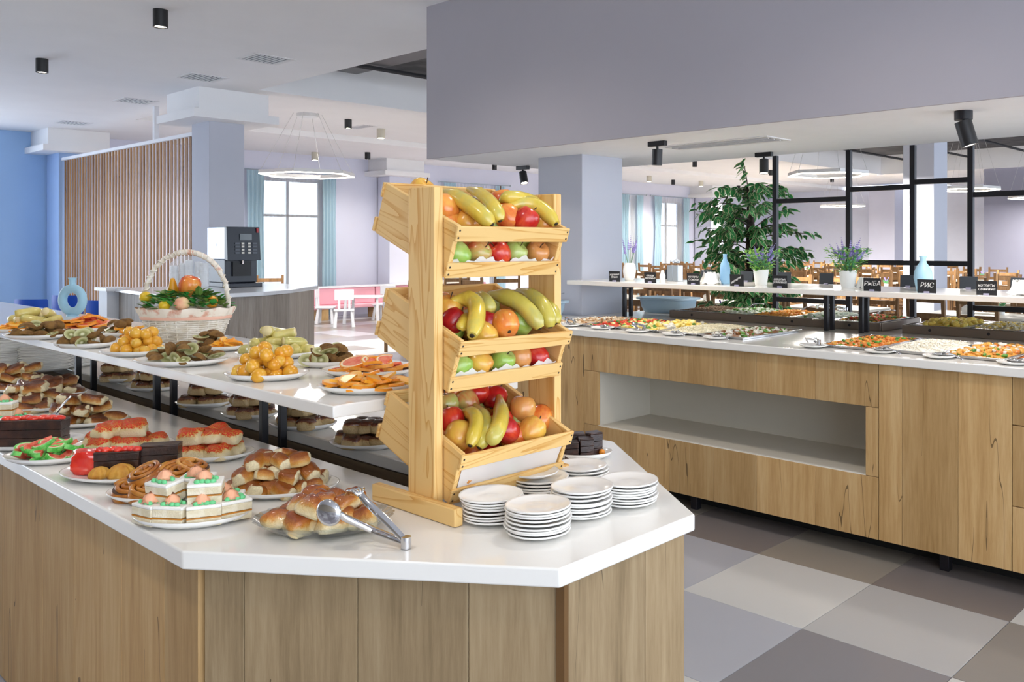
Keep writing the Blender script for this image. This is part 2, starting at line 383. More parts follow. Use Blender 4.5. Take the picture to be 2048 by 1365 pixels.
# ceiling fittings
vent_w = plain('vent frame', '#e4e4e6', .5); vent_d = plain('vent slot', '#6b6f78', .7)
def vent(x, y, z, lab, w=.42, l=.42, nsl=8, rz=0):
    o = thing('ceiling_vent', lab, 'vent', (x, y, z), rz)
    b = MB(); t = .035
    for s_ in (-1, 1): b.box((s_*(w/2-t/2), 0, -.003), (t, l, .006)).box((0, s_*(l/2-t/2), -.003), (w-2*t, t, .006))
    b.obj('frame', vent_w, o); MB().box((0, 0, -.001), (w-2*t, l-2*t, .002)).obj('duct_opening', vent_d, o)
    sl = MB().box((0, 0, 0), (w-2*t, .012, .008)).mesh('slat', vent_w)
    for k in range(nsl): put(sl, 'slat', o, (0, (k+.5)/nsl*(l-2*t)-(l-2*t)/2, -.006))
for (x, y, lab) in ((532, 118, 'square white ceiling vent nearest the mauve bulkhead'), (405, 155, 'grey ceiling vent just in front of the pillar head'), (272, 202, 'dark ceiling vent left of the pillar head'), (147, 246, 'slim dark ceiling vent above the slat screen')):
    p = at(x, y, CZ); vent(p.x, p.y, CZ, lab)
vent(-8.2, 5.9, 3.9, 'slotted vent at the edge of the dark open ceiling', .5, .5)
vent(-3.43, 4.78, 2.197, 'long flat slotted vent in the white soffit over the hot counter', .9, .28, 3)
vent(-13.2, 8.1, 3.5, 'dark slot vent in the ceiling near the hexagon lamp', .6, .25, 4)
cyl_m = plain('black lamp housing', '#1d1d20', .45); lens_m = emit('lamp lens', '#fff4e2', 14)
def lamp_light(o, p, aim, power, spread, size, col):
    l = bpy.data.lights.new('lamp_light', 'SPOT'); l.energy = power; l.color = col; l.spot_size = spread; l.spot_blend = .8; l.shadow_soft_size = size
    q = bpy.data.objects.new('bulb', l); COL.objects.link(q); q.parent = o; q.location = p
    q.rotation_euler = Vector(aim).to_track_quat('-Z', 'Y').to_euler()
dl0 = MB().lathe([(0, 0), (.055, 0), (.055, -.14), (.048, -.14), (.044, -.128), (0, -.128)], 24).mesh('housing', cyl_m, 'auto')
dl1 = MB().lathe([(0, -.129), (.043, -.129), (.043, -.132), (0, -.132)], 20).mesh('lens', lens_m)
def downlight(x, y, z, lab, power, group=None, mats=None):
    o = thing('ceiling_downlight', lab, 'lamp', (x, y, z), 0, group)
    put(dl0, 'housing', o); put(dl1, 'lens', o)
    if power: lamp_light(o, (0, 0, -.15), (0, 0, -1), power, 2.6, .12, (1,.92,.82))
p1 = at(321, 20, CZ); p2 = at(84, 118, CZ)
downlight(p1.x, p1.y, CZ, 'black cylinder downlight nearest the top of the picture', 45)
downlight(p2.x, p2.y, CZ, 'black cylinder downlight above the far left of the island', 45)
for x in (-4.64, -1.75, 1.14):  # unseen lamps added to light the island, continuing the row's spacing
    downlight(x, 2.8, CZ, 'added unseen downlight over the aisle, %s from the bar' % ORD[int((x+7.6)/2.8)], 45, 'added downlights over the aisle')
for x in (-7.53, -4.64, -1.75, 1.14):  # second unseen row, added behind the camera for more light
    downlight(x, -.1, CZ, 'added unseen downlight behind the viewer, %s in its line' % ORD[int((x+7.6)/2.8)], 45, 'added downlights behind the viewer')
# track spots under the soffit
def spot(x, y, lab, tilt, power, track=.14, big=1.):
    o = thing('track_spotlight', lab, 'lamp', (x, y, 2.197))
    if track: MB().box((0, 0, -.016), (track, .035, .032)).obj('mount', black_metal, o, bevel=.002)
    else: MB().lathe([(0, 0), (.045, 0), (.045, -.045), (0, -.045)], 20).obj('mount', black_metal, o, 'auto')
    MB().tube([(0, 0, -.03), (0, 0, -.07)], .008, 8).obj('arm', black_metal, o)
    R = Euler(tilt); d = R.to_matrix() @ Vector((0, 0, -1)); c = Vector((0, 0, -.062))
    r, L = .034*big, .095*big
    b = MB(); b.M = Matrix.Translation(c) @ R.to_matrix().to_4x4(); b.lathe([(0, .01), (r, .01), (r, -L), (r*.85, -L), (r*.8, -L+.012), (0, -L+.012)], 24); b.obj('housing', cyl_m, o, 'auto')
    b = MB(); b.M = Matrix.Translation(c) @ R.to_matrix().to_4x4(); b.lathe([(0, -L+.010), (r*.8, -L+.010), (r*.8, -L+.004), (0, -L+.004)], 20); b.obj('lens', lens_m, o)
    if power: lamp_light(o, c+d*(L+.02), d, power, 2.3, .05, (1,.92,.82))
spot(-1.68, 4.44, 'large black ceiling spotlight nearest on the right', (.1, -.25, 0), 28, 0, 1.25)
spot(-3.69, 4.43, 'black track spotlight beside the long soffit vent', (.0, .05, 0), 28)
spot(-3.54, 5.47, 'small black track spotlight above the ficus', (-.15, -.1, 0), 28)
spot(-5.72, 5.06, 'tilted spotlight glowing above the fruit crates', (-.1, -.35, 0), 28)
# hexagon pendants and small far lamps
led = emit('led strip', '#fff6e4', 9); alu = plain('pendant rail', '#dcdcdc', .4); wire = plain('wire', '#c8c8c8', .5)
def hexa(x, y, z, r, lab, zt=3.5, power=380):
    o = thing('hexagon_pendant', lab, 'pendant lamp', (x, y, z), .26)
    P6 = [Vector((r*math.cos(PI/3*k), r*math.sin(PI/3*k), 0)) for k in range(6)]
    for k in range(6):
        a, b = P6[k], P6[(k+1) % 6]; m = (a+b)/2; q = math.atan2(b.y-a.y, b.x-a.x)
        MB().box(m, (r, .035, .05), 0, q).obj('rail', alu, o); MB().box(m-Vector((0, 0, .031)), (r*.99, .033, .014), 0, q).box(m*1.012+Vector((0, 0, .0)), (r*.99, .016, .044), 0, q).obj('led_strip', led, o)
        MB().tube([a, Vector((a.x*.3, a.y*.3, zt-z))], .003, 4).obj('wire', wire, o)
    MB().lathe([(0, 0), (.16, 0), (.16, -.05), (0, -.05)], 20).obj('ceiling_plate', alu, o, loc=(0, 0, zt-z))
    l = bpy.data.lights.new('led_light', 'AREA'); l.shape = 'DISK'; l.size = 2*r; l.energy = power; l.color = (1, .95, .88)
    q = bpy.data.objects.new('bulb', l); COL.objects.link(q); q.parent = o; q.location = (0, 0, -.06)
hexa(-12.5, 6.77, 2.6, .68, 'glowing hexagonal pendant lamp in front of the left window', 3.5, 130)
q = at(1655, 347, 2.6); hexa(q.x, q.y, 2.6, .6, 'nearest glowing hexagonal pendant above the dining tables', 3.9)
q = at(1685, 411, 2.6); hexa(q.x, q.y, 2.6, .6, 'low far hexagonal pendant between the lattice posts', 3.9)
q = at(1938, 377, 2.6); hexa(q.x, q.y, 2.6, .55, 'hexagonal pendant behind the lattice post on the right', 3.9, 240)
q = at(2070, 394, 2.6); hexa(q.x, q.y, 2.6, .55, 'hexagonal pendant cut by the right edge of the picture', 3.9, 70)
gold = plain('small lamp housing', '#c9c4b4', .4)
for (x, y, zc, lab) in ((630, 305, 3.4, 'small pale downlight above the children\'s corner'), (1298, 352, 3.4, 'small far downlight right of the grey pillar'), (1402, 362, 3.4, 'small far downlight left of the ficus top'), (762, 258, 3.5, 'white box downlight in the raised white ceiling')):
    p = at(x, y, zc); o = thing('small_downlight', lab, 'lamp', (p.x, p.y, zc))
    MB().lathe([(0, 0), (.07, 0), (.07, -.16), (.05, -.16), (0, -.15)], 16).obj('housing', gold, o, 'auto'); MB().lathe([(0, -.152), (.05, -.162), (0, -.165)], 16).obj('lens', lens_m, o)
for x, zc in ((-15.9, 3.4), (-12.6, 3.5)):  # two lines of lamps added to brighten the hall
    for k in range(6):
        y = 6.6+k*3.3
        if abs(x+12.5) < .8 and abs(y-6.77) < 1: y += .9
        downlight(x, y, zc, '%s added hall fill lamp from the near end, %s line' % (ORD[k], 'window' if x < -14 else 'inner'), 170*(.6 if y < 11 else 1.7), 'added fill lamps of the dining hall')
# ------------------------------------------------------------------ counters
def planks(parent, p0, p1, z0, z1, cuts, m, th=.018, name='plank', gap=.0012):
    p0, p1 = Vector(p0+(0,)), Vector(p1+(0,)); L = (p1-p0).length; d = (p1-p0).normalized(); a = math.atan2(d.y, d.x)
    cs = [0]+sorted(c for c in cuts if 0.01 < c < L-.01)+[L]
    for u, v in zip(cs, cs[1:]):
        w = v-u-gap; c = p0+d*((u+v)/2)
        MB().box((0, th/2, 0), (w, th, z1-z0-gap)).obj(name, m, parent, bevel=.0012, seg=1, loc=(c.x, c.y, (z0+z1)/2), rot=(0, 0, a))
IZ = .82; X0 = -9.0
isl = thing('island_counter', 'wood-panelled buffet island with a chamfered end', 'counter', (0, 0, 0))
fy, by, gy0, gy1 = .835, 2.30, 1.485, 1.648
A, B_, C_, D_ = (-2.105, fy), (-1.372, 1.32), (-1.385, 1.815), (-2.115, by)
wt = MB().prism([(X0, fy), A, B_, C_, D_, (X0, by), (X0, gy1), (-2.08, gy1), (-2.08, gy0), (X0, gy0)], IZ-.043, IZ)
wt.obj('worktop', stone, bevel=.005, seg=3, label='white solid-surface worktop of the island with a chamfered end', cat='worktop')
zt = IZ-.0445
MB().prism([(X0, fy+.06), (-2.13, fy+.06), (-1.44, 1.35), (-1.44, 1.78), (-2.13, by-.06), (X0, by-.06), (X0, gy1+.02), (-2.15, gy1+.02), (-2.15, gy0-.02), (X0, gy0-.02)], .02, zt).obj('carcass', oak_dark, isl)
yf = fy+.04
fcuts = [on_y(x, yf)-X0 for x in (5, 85, 148, 243, 328)]+[.5, 1.2, 1.9, 2.6]
planks(isl, (X0, yf), (-2.115, yf), .0, zt, fcuts, oak)
# chamfer face towards the viewer
ca, cb = Vector((-2.105, yf+.01)), Vector((-1.408, 1.345)); Lc = (cb-ca).length
def frac(px):
    lo, hi = 0., 1.
    for _ in range(40):
        m_ = (lo+hi)/2; q = ca.lerp(cb, m_); l = q.x*RT.x+q.y*RT.y; dd = q.x*FW.x+q.y*FW.y
        if CX+F*l/dd < px: lo = m_
        else: hi = m_
    return lo*Lc
planks(isl, tuple(ca), tuple(cb), .0, zt, [frac(488), frac(715), frac(937)], oak_grey)
MB().box((0, 0, zt/2), (.02, .02, zt)).obj('corner_post', plain('edge banding', '#6b4c28', .5), isl, loc=(-1.398, 1.352, 0), rot=(0, 0, .3))
planks(isl, (-1.40, 1.365), (-1.40, 1.79), .0, zt, [.27], oak_grey)
planks(isl, (-1.41, 1.80), (-2.11, by-.05), .0, zt, [.3, .6], oak_grey)
MB().span((X0, gy1+.001, .05), (-2.1, gy1+.019, zt)).obj('inner_panel', oak_dark, isl)
def shelf(name, lab, x0, x1, y0, y1, z, posts, ya, yb, zb, th=.034):
    o = thing(name, lab, 'shelf', (x1, (y0+y1)/2, z))
    ox, oy = x1, (y0+y1)/2
    MB().span((x0-ox, y0-oy, -th), (0, y1-oy, 0)).obj('slab', stone, o, bevel=.004, seg=3)
    pm = MB().span((-.0125, -.0125, zb-z), (.0125, .0125, -th)).mesh('post', black_metal, bevel=.0015, seg=1)
    fm = MB().span((-.03, -.02, zb-z), (.03, yb-ya+.02, zb-z+.005)).mesh('foot_plate', black_metal)
    for x in posts:
        put(pm, 'post', o, (x-ox, ya-oy, 0)); put(pm, 'post', o, (x-ox, yb-oy, 0))
        MB().span((-.0125, ya-oy, -th-.025), (.0125, yb-oy, -th-.001)).obj('bracket', black_metal, o, loc=(x-ox, 0, 0))
    return o
SZ = 1.085
shelf('buffet_shelf', 'raised white shelf on black posts over the middle of the island', X0, -2.17, 1.247, 1.900, SZ, [-3.14, -4.12, -5.13, -6.23, -7.3], 1.53, 1.60, .3)
# hot counter on the right
RZ = .99
hot = thing('hot_counter', 'long oak-panelled hot food counter with an open niche', 'counter')
MB().prism([(-5.3, 3.9), (2.2, 3.9), (2.2, 5.62), (-4.62, 5.62), (-4.62, 4.66), (-5.3, 4.66)], RZ-.041, RZ).obj('worktop', stone, bevel=.005, seg=3, label='long white worktop of the hot food counter', cat='worktop')
zr = RZ-.042; yp = 3.925
def hp(x0, x1, z0, z1, cuts, m=oak): planks(hot, (x0, yp), (x1, yp), z0, z1, [c-x0 for c in cuts], m)
hp(-5.28, -3.868, .105, zr, [-4.5, -4.1])
cA = [-3.427, -3.179, -2.868, -2.587, -2.234]
hp(-3.866, -1.894, .738, zr, cA); hp(-3.866, -1.894, .105, .404, cA)
hp(-3.866, -3.745, .405, .737, []); hp(-1.961, -1.894, .405, .737, [])
hp(-1.892, -1.275, .105, zr, [-1.775, -1.51])
for z0, z1 in ((.740, zr), (.389, .738), (.105, .387)): hp(-1.273, -.6, z0, z1, [-.9])
hp(-.598, 2.2, .105, zr, [.1, .8, 1.5])
nich = plain('beige niche laminate', '#cfc8ba', .45)
nb = MB().span((-3.76, 3.945, .385), (-1.95, 4.43, .4045)).span((-3.76, 4.42, .4045), (-1.95, 4.43, .75)).span((-3.765, 3.945, .4045), (-3.745, 4.42, .738)).span((-1.961, 3.945, .4045), (-1.945, 4.42, .738)).span((-3.76, 3.945, .738), (-1.95, 4.42, .75))
nb.obj('niche_lining', nich, hot)
MB().span((-3.745, 3.928, .395), (-1.961, 3.944, .4085)).obj('niche_shelf_edge', plain('pale niche edge', '#e4e0d6', .4), hot)
MB().span((-5.2, 3.945, .105), (-3.77, 5.6, zr)).span((-1.93, 3.945, .105), (2.2, 5.6, zr)).span((-3.77, 4.44, .105), (-1.93, 5.6, zr)).span((-3.77, 3.945, .76), (-1.93, 4.44, zr)).span((-3.77, 3.945, .105), (-1.93, 4.44, .38)).obj('carcass', oak_dark, hot)
MB().span((-5.2, 4.14, 0), (2.2, 5.5, .104)).obj('plinth', dark_kick, hot)
lg = MB().span((-.022, -.022, 0), (.022, .022, .104)).mesh('leg', plain('dark steel leg', '#2c2a30', .4, metal=.6), bevel=.002)
for x in (-3.075, -1.611, -.15, -4.5): put(lg, 'leg', hot, (x, 4.04, 0))
shelf('buffet_shelf', 'raised white shelf on black posts over the hot counter, carrying name cards', -4.66, 2.0, 4.55, 5.20, 1.258, [-4.347, -2.678, -2.445, -.8], 4.84, 4.91, RZ, .032)
# ------------------------------------------------------------------ fruit rack
pz, px_, py = pine('pine along z', 'z'), pine('pine along x', 'x'), pine('pine along y', 'y')
rack = thing('fruit_rack', 'pine stand with two posts holding three tilted fruit crates', 'rack', (-1.94, 1.38, IZ))
def rp(a, b, nm, m): 
    o3 = Vector((-1.94, 1.38, IZ)); MB().box((0, 0, 0), [abs(q-p) for p, q in zip(a, b)]).obj(nm, m, rack, bevel=.003, loc=tuple((p+q)/2-r for p, q, r in zip(a, b, o3)))
for (ya, yb, f0, f1) in ((1.364, 1.392, 1.338, 1.364), (1.788, 1.816, 1.816, 1.842)):
    rp((-1.997, ya, IZ+.001), (-1.882, yb, 1.668), 'post', pz); rp((-2.128, f0, IZ+.001), (-1.763 if ya < 1.5 else -1.875, f1, IZ+.046), 'foot', px_)
CY0, CY1 = 1.395, 1.785
CR = {'top': Vector((-2.207, 0, 1.555)), 'middle': Vector((-2.195, 0, 1.260)), 'bottom': Vector((-2.19, 0, .972))}
U = Vector((.323, 0, -.123)); Wv = Vector((.06, 0, .135)); Un, Wn = U.normalized(), Wv.normalized(); UL, WL = U.length, Wv.length
nail = plain('nail head', '#3c2c1c', .5); paper = sheer('white paper liner', '#f3efea', .3, .0)
def crate(key, lab):
    o = CR[key]; t = thing('fruit_crate', lab, 'crate', (o.x, CY0, o.z))
    def loc(u, v, w): return Un*u+Wn*w+Vector((0, v, 0))
    def board(u0, u1, v0, v1, w0, w1, nm, m):
        R = Matrix((Un, Vector((0, 1, 0)), Wn)).transposed()
        return MB().box((0, 0, 0), (u1-u0, v1-v0, w1-w0)).obj(nm, m, t, bevel=.002, loc=loc((u0+u1)/2, (v0+v1)/2, (w0+w1)/2), rot=R.to_euler())
    D = CY1-CY0; th = .014
    board(0, UL, 0, th, 0, WL, 'side_board', px_); board(0, UL, D-th, D, 0, WL, 'side_board', px_)
    for (u0, u1) in ((UL, UL+.009), (-.009, 0)):
        for (w0, w1) in ((0.002, .044), (WL-.042, WL)):
            s_ = board(u0, u1, -.004, D+.004, w0, w1, 'slat', py)
            if u0 > 0:
                for v in (-D/2+.004, D/2-.004):
                    for w in (-.01, .01): MB().ball((.0048, v, w), (.0012, .003, .003), 8, 6).obj('nail', nail, s_)
    for k in range(5): board(.004+k*(UL-.008)/5, .002+(k+1)*(UL-.008)/5, th, D-th, 0, .008, 'bottom_slat', py)
    # crumpled paper
    b = MB(); nu, nv = 14, 22; rr = random.Random(key); vs = []
    for i in range(nu+1):
        for j in range(nv+1):
            u = .008+(UL-.014)*i/nu; v = th+.003+(D-2*th-.006)*j/nv
            w = .011+.004*rr.random(); e = abs(j/nv-.5)*2; f = i/nu
            if e > .88: w = max(w, .011+(e-.88)/.12*.03)
            vs.append(loc(u, v, w))
    b.add(vs, [(i*(nv+1)+j, i*(nv+1)+j+1, (i+1)*(nv+1)+j+1, (i+1)*(nv+1)+j) for i in range(nu) for j in range(nv)])
    if key:
        vs = [loc(UL-.003+.0015*math.sin(j*.9+i), th+.004+(D-2*th-.008)*j/30, .012+(.105 if key == 'bottom' else .038+.007*math.sin(j*.55+len(key))+.006*math.sin(j*1.9))*i/6) for i in range(7) for j in range(31)]
        b.add(vs, [(i*31+j, i*31+j+1, (i+1)*31+j+1, (i+1)*31+j) for i in range(6) for j in range(30)])
    put(b.mesh('paper_liner', paper, True, fix=False), 'paper_liner', t)
    return t
crate('top', 'topmost tilted pine crate of the fruit stand'); crate('middle', 'middle tilted pine crate of the fruit stand'); crate('bottom', 'lowest tilted pine crate of the fruit stand')
def cpt(key, px, py_, off):      # a point `off` above the crate's open top
    o = CR[key]+Wv; r = ray(px)+Vector((0, 0, -(py_-HY)/F)); c = Vector((0, 0, H)); p0 = o+Wn*off
    t = (p0-c).dot(Wn)/r.dot(Wn); return c+r*t
def cin(key, u, v, w): return CR[key]+Un*u+Wn*w+Vector((0, CY0+v, 0))
# fruit
def apple_mat(name, ca, cb_, cc):
    n = N(name); co = n.coord((1, 1, 1), 20.); a = n.noise(co, 14, 3, .5); sp = n.noise(n.coord((40, 40, 6), 20.), 3, 3)
    col = n.ramp(n.math('MULTIPLY_ADD', sp, .25, n.math('MULTIPLY', a, .75)), [(.36, ca), (.5, cb_), (.64, cc)])
    return n.done(col, .25, 0, .5, .2)
AP = {'red': apple_mat('red apple skin', '#a3101c', '#c22420', '#d8502c'), 'orange': apple_mat('orange red apple skin', '#e8a84c', '#e6863a', '#d2502a'),
      'green': apple_mat('green apple skin', '#8fb84a', '#a4bd58', '#b9c478'), 'blush': apple_mat('blushed apple skin', '#a9b060', '#c69a58', '#c8603a'),
      'yellow': apple_mat('yellow apple skin', '#e9c24e', '#e3ad4a', '#dc8a3e'), 'tan': apple_mat('russet apple skin', '#d9a355', '#d58f4c', '#c98a50')}
prof = [(0, -.030), (.012, -.034), (.022, -.031), (.031, -.018), (.035, .002), (.033, .018), (.025, .030), (.014, .033), (.006, .028), (0, .023)]
apm = {k: MB().lathe(prof, 18, wob=lambda a, r, z: 1+.03*math.cos(5*a)*(z < 0)).mesh('apple', m, True) for k, m in AP.items()}
stm = MB().tube([(0, 0, .022), (.001, .001, .034), (.005, .002, .045)], [.0018, .0014, .0017], 6).mesh('stem', plain('apple stem', '#4a3520', .7))
dotm = MB().lathe([(.0, -.0305), (.005, -.0325), (.0, -.034)], 8).mesh('blossom_end', plain('blossom end', '#3e3320', .8))
CNAME = {'red': 'deep red', 'orange': 'orange-red', 'green': 'green', 'blush': 'green apple blushed red', 'yellow': 'yellow', 'tan': 'russet'}
def apple(col, p, lab, s=1., rot=None):
    s *= 1.06
    rot = rot or (random.uniform(-.9, .9), random.uniform(-.9, .9), random.uniform(0, 6))
    o = put(apm[col], 'apple', None, p, rot, s, label=lab, cat='apple', group='apples in the crate stand')
    put(stm, 'stem', o); put(dotm, 'blossom_end', o); return o
ban_m = apple_mat('banana skin', '#cdb23e', '#d9bd4c', '#c2b55a'); ban_g = apple_mat('greenish banana skin', '#c0b24a', '#cbbb54', '#bab364'); ban_t = plain('banana tip', '#2c2416', .8)
def bez(a, m, b, n=12):
    a, m, b = Vector(a), Vector(m), Vector(b); c = m*2-(a+b)/2
    return [a*(1-t)**2+c*2*t*(1-t)+b*t*t for t in [i/(n-1) for i in range(n)]]
def banana(pts, lab, r=.0185, m=None, group='bananas in the crate stand'):
    path = bez(*pts, n=16) if len(pts) == 3 else pts; n = len(path); c = path[n//2].copy()
    r *= 1.14; rad = [r*min(1, .42+3.2*(i/(n-1))**1.25 if i < n*.45 else (.55+.62*min(1, (n-1-i)/(n-1)*4.5)**.6)) for i in range(n)]
    o = MB().tube([p-c for p in path], rad, 9).obj('banana', m or ban_m, None, 'auto', loc=c, label=lab, cat='banana', group=group)
    for i, e in ((n-1, 1), (0, -1)):
        t = (path[i]-path[i-e]).normalized(); MB().tube([path[i]-c-t*.001, path[i]-c+t*(.003 if e > 0 else .006)], [rad[i]*.62, rad[i]*.4], 7).obj('tip', ban_t, o)
    return o
def B3(key, pts, offs, lab, r=.0185, m=None): banana([cpt(key, x, y, o) for (x, y), o in zip(pts, offs)], lab, r, m)
bt = 'yellow banana %s of the top crate'
B3('top', [(884, 385), (934, 407), (984, 450)], (.01, .035, .015), bt % 'lying furthest left', .021)
B3('top', [(938, 379), (976, 402), (1000, 442)], (.02, .045, .02), bt % 'second from the left', .019)
B3('top', [(1003, 425), (1060, 408), (1112, 448)], (.01, .045, .02), bt % 'arching over the red apple at the right', .02)
B3('top', [(1002, 402), (1030, 394), (1082, 410)], (.03, .055, .03), bt % 'lying behind the arching one', .017)
bm_ = 'yellow banana %s of the middle crate'
B3('middle', [(903, 603), (950, 607), (944, 672)], (.045, .06, .02), bm_ % 'bent into a hook at the left', .021)
B3('middle', [(948, 592), (972, 602), (980, 626)], (.02, .045, .02), bm_ % 'standing behind the hooked one', .017, ban_g)
B3('middle', [(934, 622), (929, 640), (920, 660)], (-.01, .02, .01), bm_ % 'with a dark tip under the hooked one', .014)
B3('middle', [(978, 590), (1038, 606), (1080, 657)], (.03, .055, .015), bm_ % 'greenish and longest, across the middle', .022, ban_g)
B3('middle', [(1035, 583), (1080, 605), (1100, 655)], (.04, .06, .015), bm_ % 'greenish, right of the longest', .020, ban_g)
B3('middle', [(1060, 590), (1098, 612), (1112, 648)], (.02, .04, .015), bm_ % 'furthest right, half hidden', .017, ban_g)
bb_ = 'yellow-green banana %s of the bottom crate'
B3('bottom', [(922, 826), (952, 838), (940, 892)], (.01, .04, .005), bb_ % 'bent at the left', .018)
B3('bottom', [(950, 812), (972, 850), (958, 896)], (.01, .03, .0), bb_ % 'in the centre', .017, ban_g)
B3('bottom', [(998, 795), (1000, 845), (978, 886)], (.02, .05, .02), bb_ % 'with a long dark scar', .020)
for key, lst in (('top', [(842, 384, 'yellow', -.035), (889, 417, 'orange', 0), (936, 445, 'yellow', -.02), (1016, 436, 'orange', 0), (1052, 440, 'red', .012), (1086, 452, 'yellow', -.01), (1005, 405, 'orange', -.01)]),
                 ('middle', [(1011, 648, 'orange', .015), (1041, 647, 'green', -.005), (906, 642, 'red', 0), (976, 648, 'red', -.005), (966, 672, 'yellow', -.015), (897, 619, 'yellow', .015), (876, 610, 'orange', 0), (1020, 620, 'tan', -.02)]),
                 ('bottom', [(893, 812, 'blush', .0), (933, 806, 'blush', 0), (953, 787, 'red', .01), (990, 797, 'red', 0), (904, 842, 'red', 0), (918, 872, 'yellow', -.01), (1045, 819, 'tan', .012), (1081, 838, 'orange', -.01), (1063, 862, 'yellow', .005), (1014, 862, 'red', 0), (907, 786, 'orange', 0), (1003, 845, 'red', -.02), (1030, 875, 'orange', -.025)])):
    for (x, y, c, of) in lst:
        sc = 1.05 if c in ('orange', 'tan', 'yellow') else .98
        apple(c, cpt(key, x, y, of), '%s apple on top in the %s crate, %s towards the %s' % (CNAME[c] if c != 'blush' else 'red-blushed green', key, 'far left' if x < 900 else 'left' if x < 945 else 'middle' if x < 1000 else 'right' if x < 1050 else 'far right', 'front' if y > {'top': 430, 'middle': 645, 'bottom': 840}[key] else 'back'), sc)
rr = random.Random(5)
for key, cl in (('top', ['green', 'blush', 'red', 'green', 'tan', 'orange']), ('middle', ['green', 'yellow', 'green', 'tan', 'red', 'orange']), ('bottom', ['tan', 'red', 'green', 'orange', 'yellow', 'blush'])):
    for i, u in enumerate((.305, .235, .165, .09)):
        for j in range(5):
            c = cl[j % 6] if i == 0 else rr.choice(cl)
            v = .055+j*.070+rr.uniform(-.006, .006)
            apple(c, cin(key, u-.005*(j % 2), v, .047+rr.uniform(0, .004)), '%s apple low in the %s crate, %s place in the %s' % (CNAME[c] if c != 'blush' else 'red-blushed green', key, ORD[j], ('front row', 'second row', 'third row', 'back row')[i]), .96)
    for i, u in enumerate((.20, .10)):
        for j in range(4):
            c = rr.choice(cl); apple(c, cin(key, u, .085+j*.072, .102), '%s apple high in the %s crate, %s place in the %s row' % (CNAME[c] if c != 'blush' else 'red-blushed green', key, ORD[j], ('front', 'back')[i]), .95)
# ------------------------------------------------------------------ plate stacks at the island's end
pl = MB().lathe([(0, .0055), (.030, .0055), (.034, .0045), (.050, .006), (.074, .0125), (.0785, .0148), (.0797, .0128), (.078, .0098), (.052, .001), (.040, 0), (.034, 0), (0, .0015)], 40).mesh('saucer', china, True)
rs = random.Random(11)
def stack(px, py_, n, lab, dz=.0068, big=1., z=IZ, me=None, cat='plate', nm='saucer'):
    p = at(px, py_, z) if not isinstance(px, Vector) else px; zz = z+.0005
    for k in range(n):
        s_ = big*(1+rs.choice((-.02, 0, 0, .02)))
        lb = 'white %s, %s up in the %s' % (nm.replace('_', ' '), ORD[k], lab)
        put(me or pl, nm, None, (p.x+rs.uniform(-.003, .003), p.y+rs.uniform(-.003, .003), zz), (0, 0, rs.random()*6), (s_, s_, 1), label=lb, cat=cat, group=lab)
        zz += dz+rs.choice((0, 0, .0025))
stack(985, 1040, 8, 'stack beside the pine foot of the rack')
stack(1077, 1068, 9, 'stack nearest the viewer')
stack(1163, 1031, 9, 'stack second from the right')
stack(1256, 1008, 8, 'rightmost stack')
stack(1078, 985, 5, 'low rear stack topped by a smaller saucer')
q = at(1078, 985, IZ); put(pl, 'saucer', None, (q.x-.012, q.y-.006, IZ+.047), (0.02, 0, 0), (.86, .86, 1), label='small white saucer lying on top of the low rear stack', cat='plate')
stack(1163, 962, 5, 'stack beside the chocolate cake')
# ------------------------------------------------------------------ platters
plat = MB().lathe([(0, .005), (.60, .005), (.70, .007), (.90, .016), (.985, .0225), (1.0, .0225), (1.0, .0205), (.92, .012), (.74, .001), (.66, 0), (0, .001)], 48).mesh('platter', china, True)
class Plate: pass
def platter(xc, yb, wpx, z, lab, ratio=.70, me=None, nm='platter', group=None, extra=0):
    r = ray(xc); d0 = F*(H-z-.018)/(yb-HY); wd = wpx*d0/F
    for _ in range(4): d1 = d0+wd*ratio/2*.93; wd = wpx*d1/F
    p = Plate(); p.c = r*d1; p.c.z = z; p.a = wd/2; p.b = wd*ratio/2; p.z = z
    p.o = put(me or plat, nm, None, p.c+Vector((0, 0, .0004)), (0, 0, TH+extra), (p.a, p.b, 1 if me is None else p.a), label=lab, cat='plate')
    return p
def onp(p, u, v, h=.006): return p.c+RT*u+FW*v+Vector((0, 0, h))
def where(p, u, v, k, n):
    a = 'left' if u < -.33*p.a else 'right' if u > .33*p.a else 'middle'; b = 'front' if v < -.3*p.b else 'back' if v > .3*p.b else 'centre'
    return ', %s %s%s' % (b, a, '' if n < 2 else ', '+('lowest', 'second', 'third', 'top')[k]+' layer')
def pile(p, protos, nm, lab, cat, counts, s, dz, h0=.006, spread=.80, tilt=.15, shrink=.55, seed=1, dx=0, dy=0, rotz=None, ga=.1):
    r = random.Random(seed+len(lab))
    for k, n in enumerate(counts):
        f = spread*(1-k*shrink/max(1, len(counts)-.3)); ph = r.random()*6
        for i in range(n):
            q = math.sqrt((i+.5)/n) if n > 1 else 0; an = ph+i*2.39996
            u, v = q*f*p.a*math.cos(an)*.92+dx, q*f*p.b*math.sin(an)*.92+dy
            rz = r.random()*6.28 if rotz is None else TH+rotz+r.uniform(-.35, .35)
            sc = s*(1+r.uniform(-ga, ga))
            put(r.choice(protos), nm, None, onp(p, u, v, h0+k*dz+r.uniform(0, .002)), (r.uniform(-tilt, tilt), r.uniform(-tilt, tilt), rz), sc, label=lab+where(p, u, v, k, len(counts)), cat=cat, group=lab)
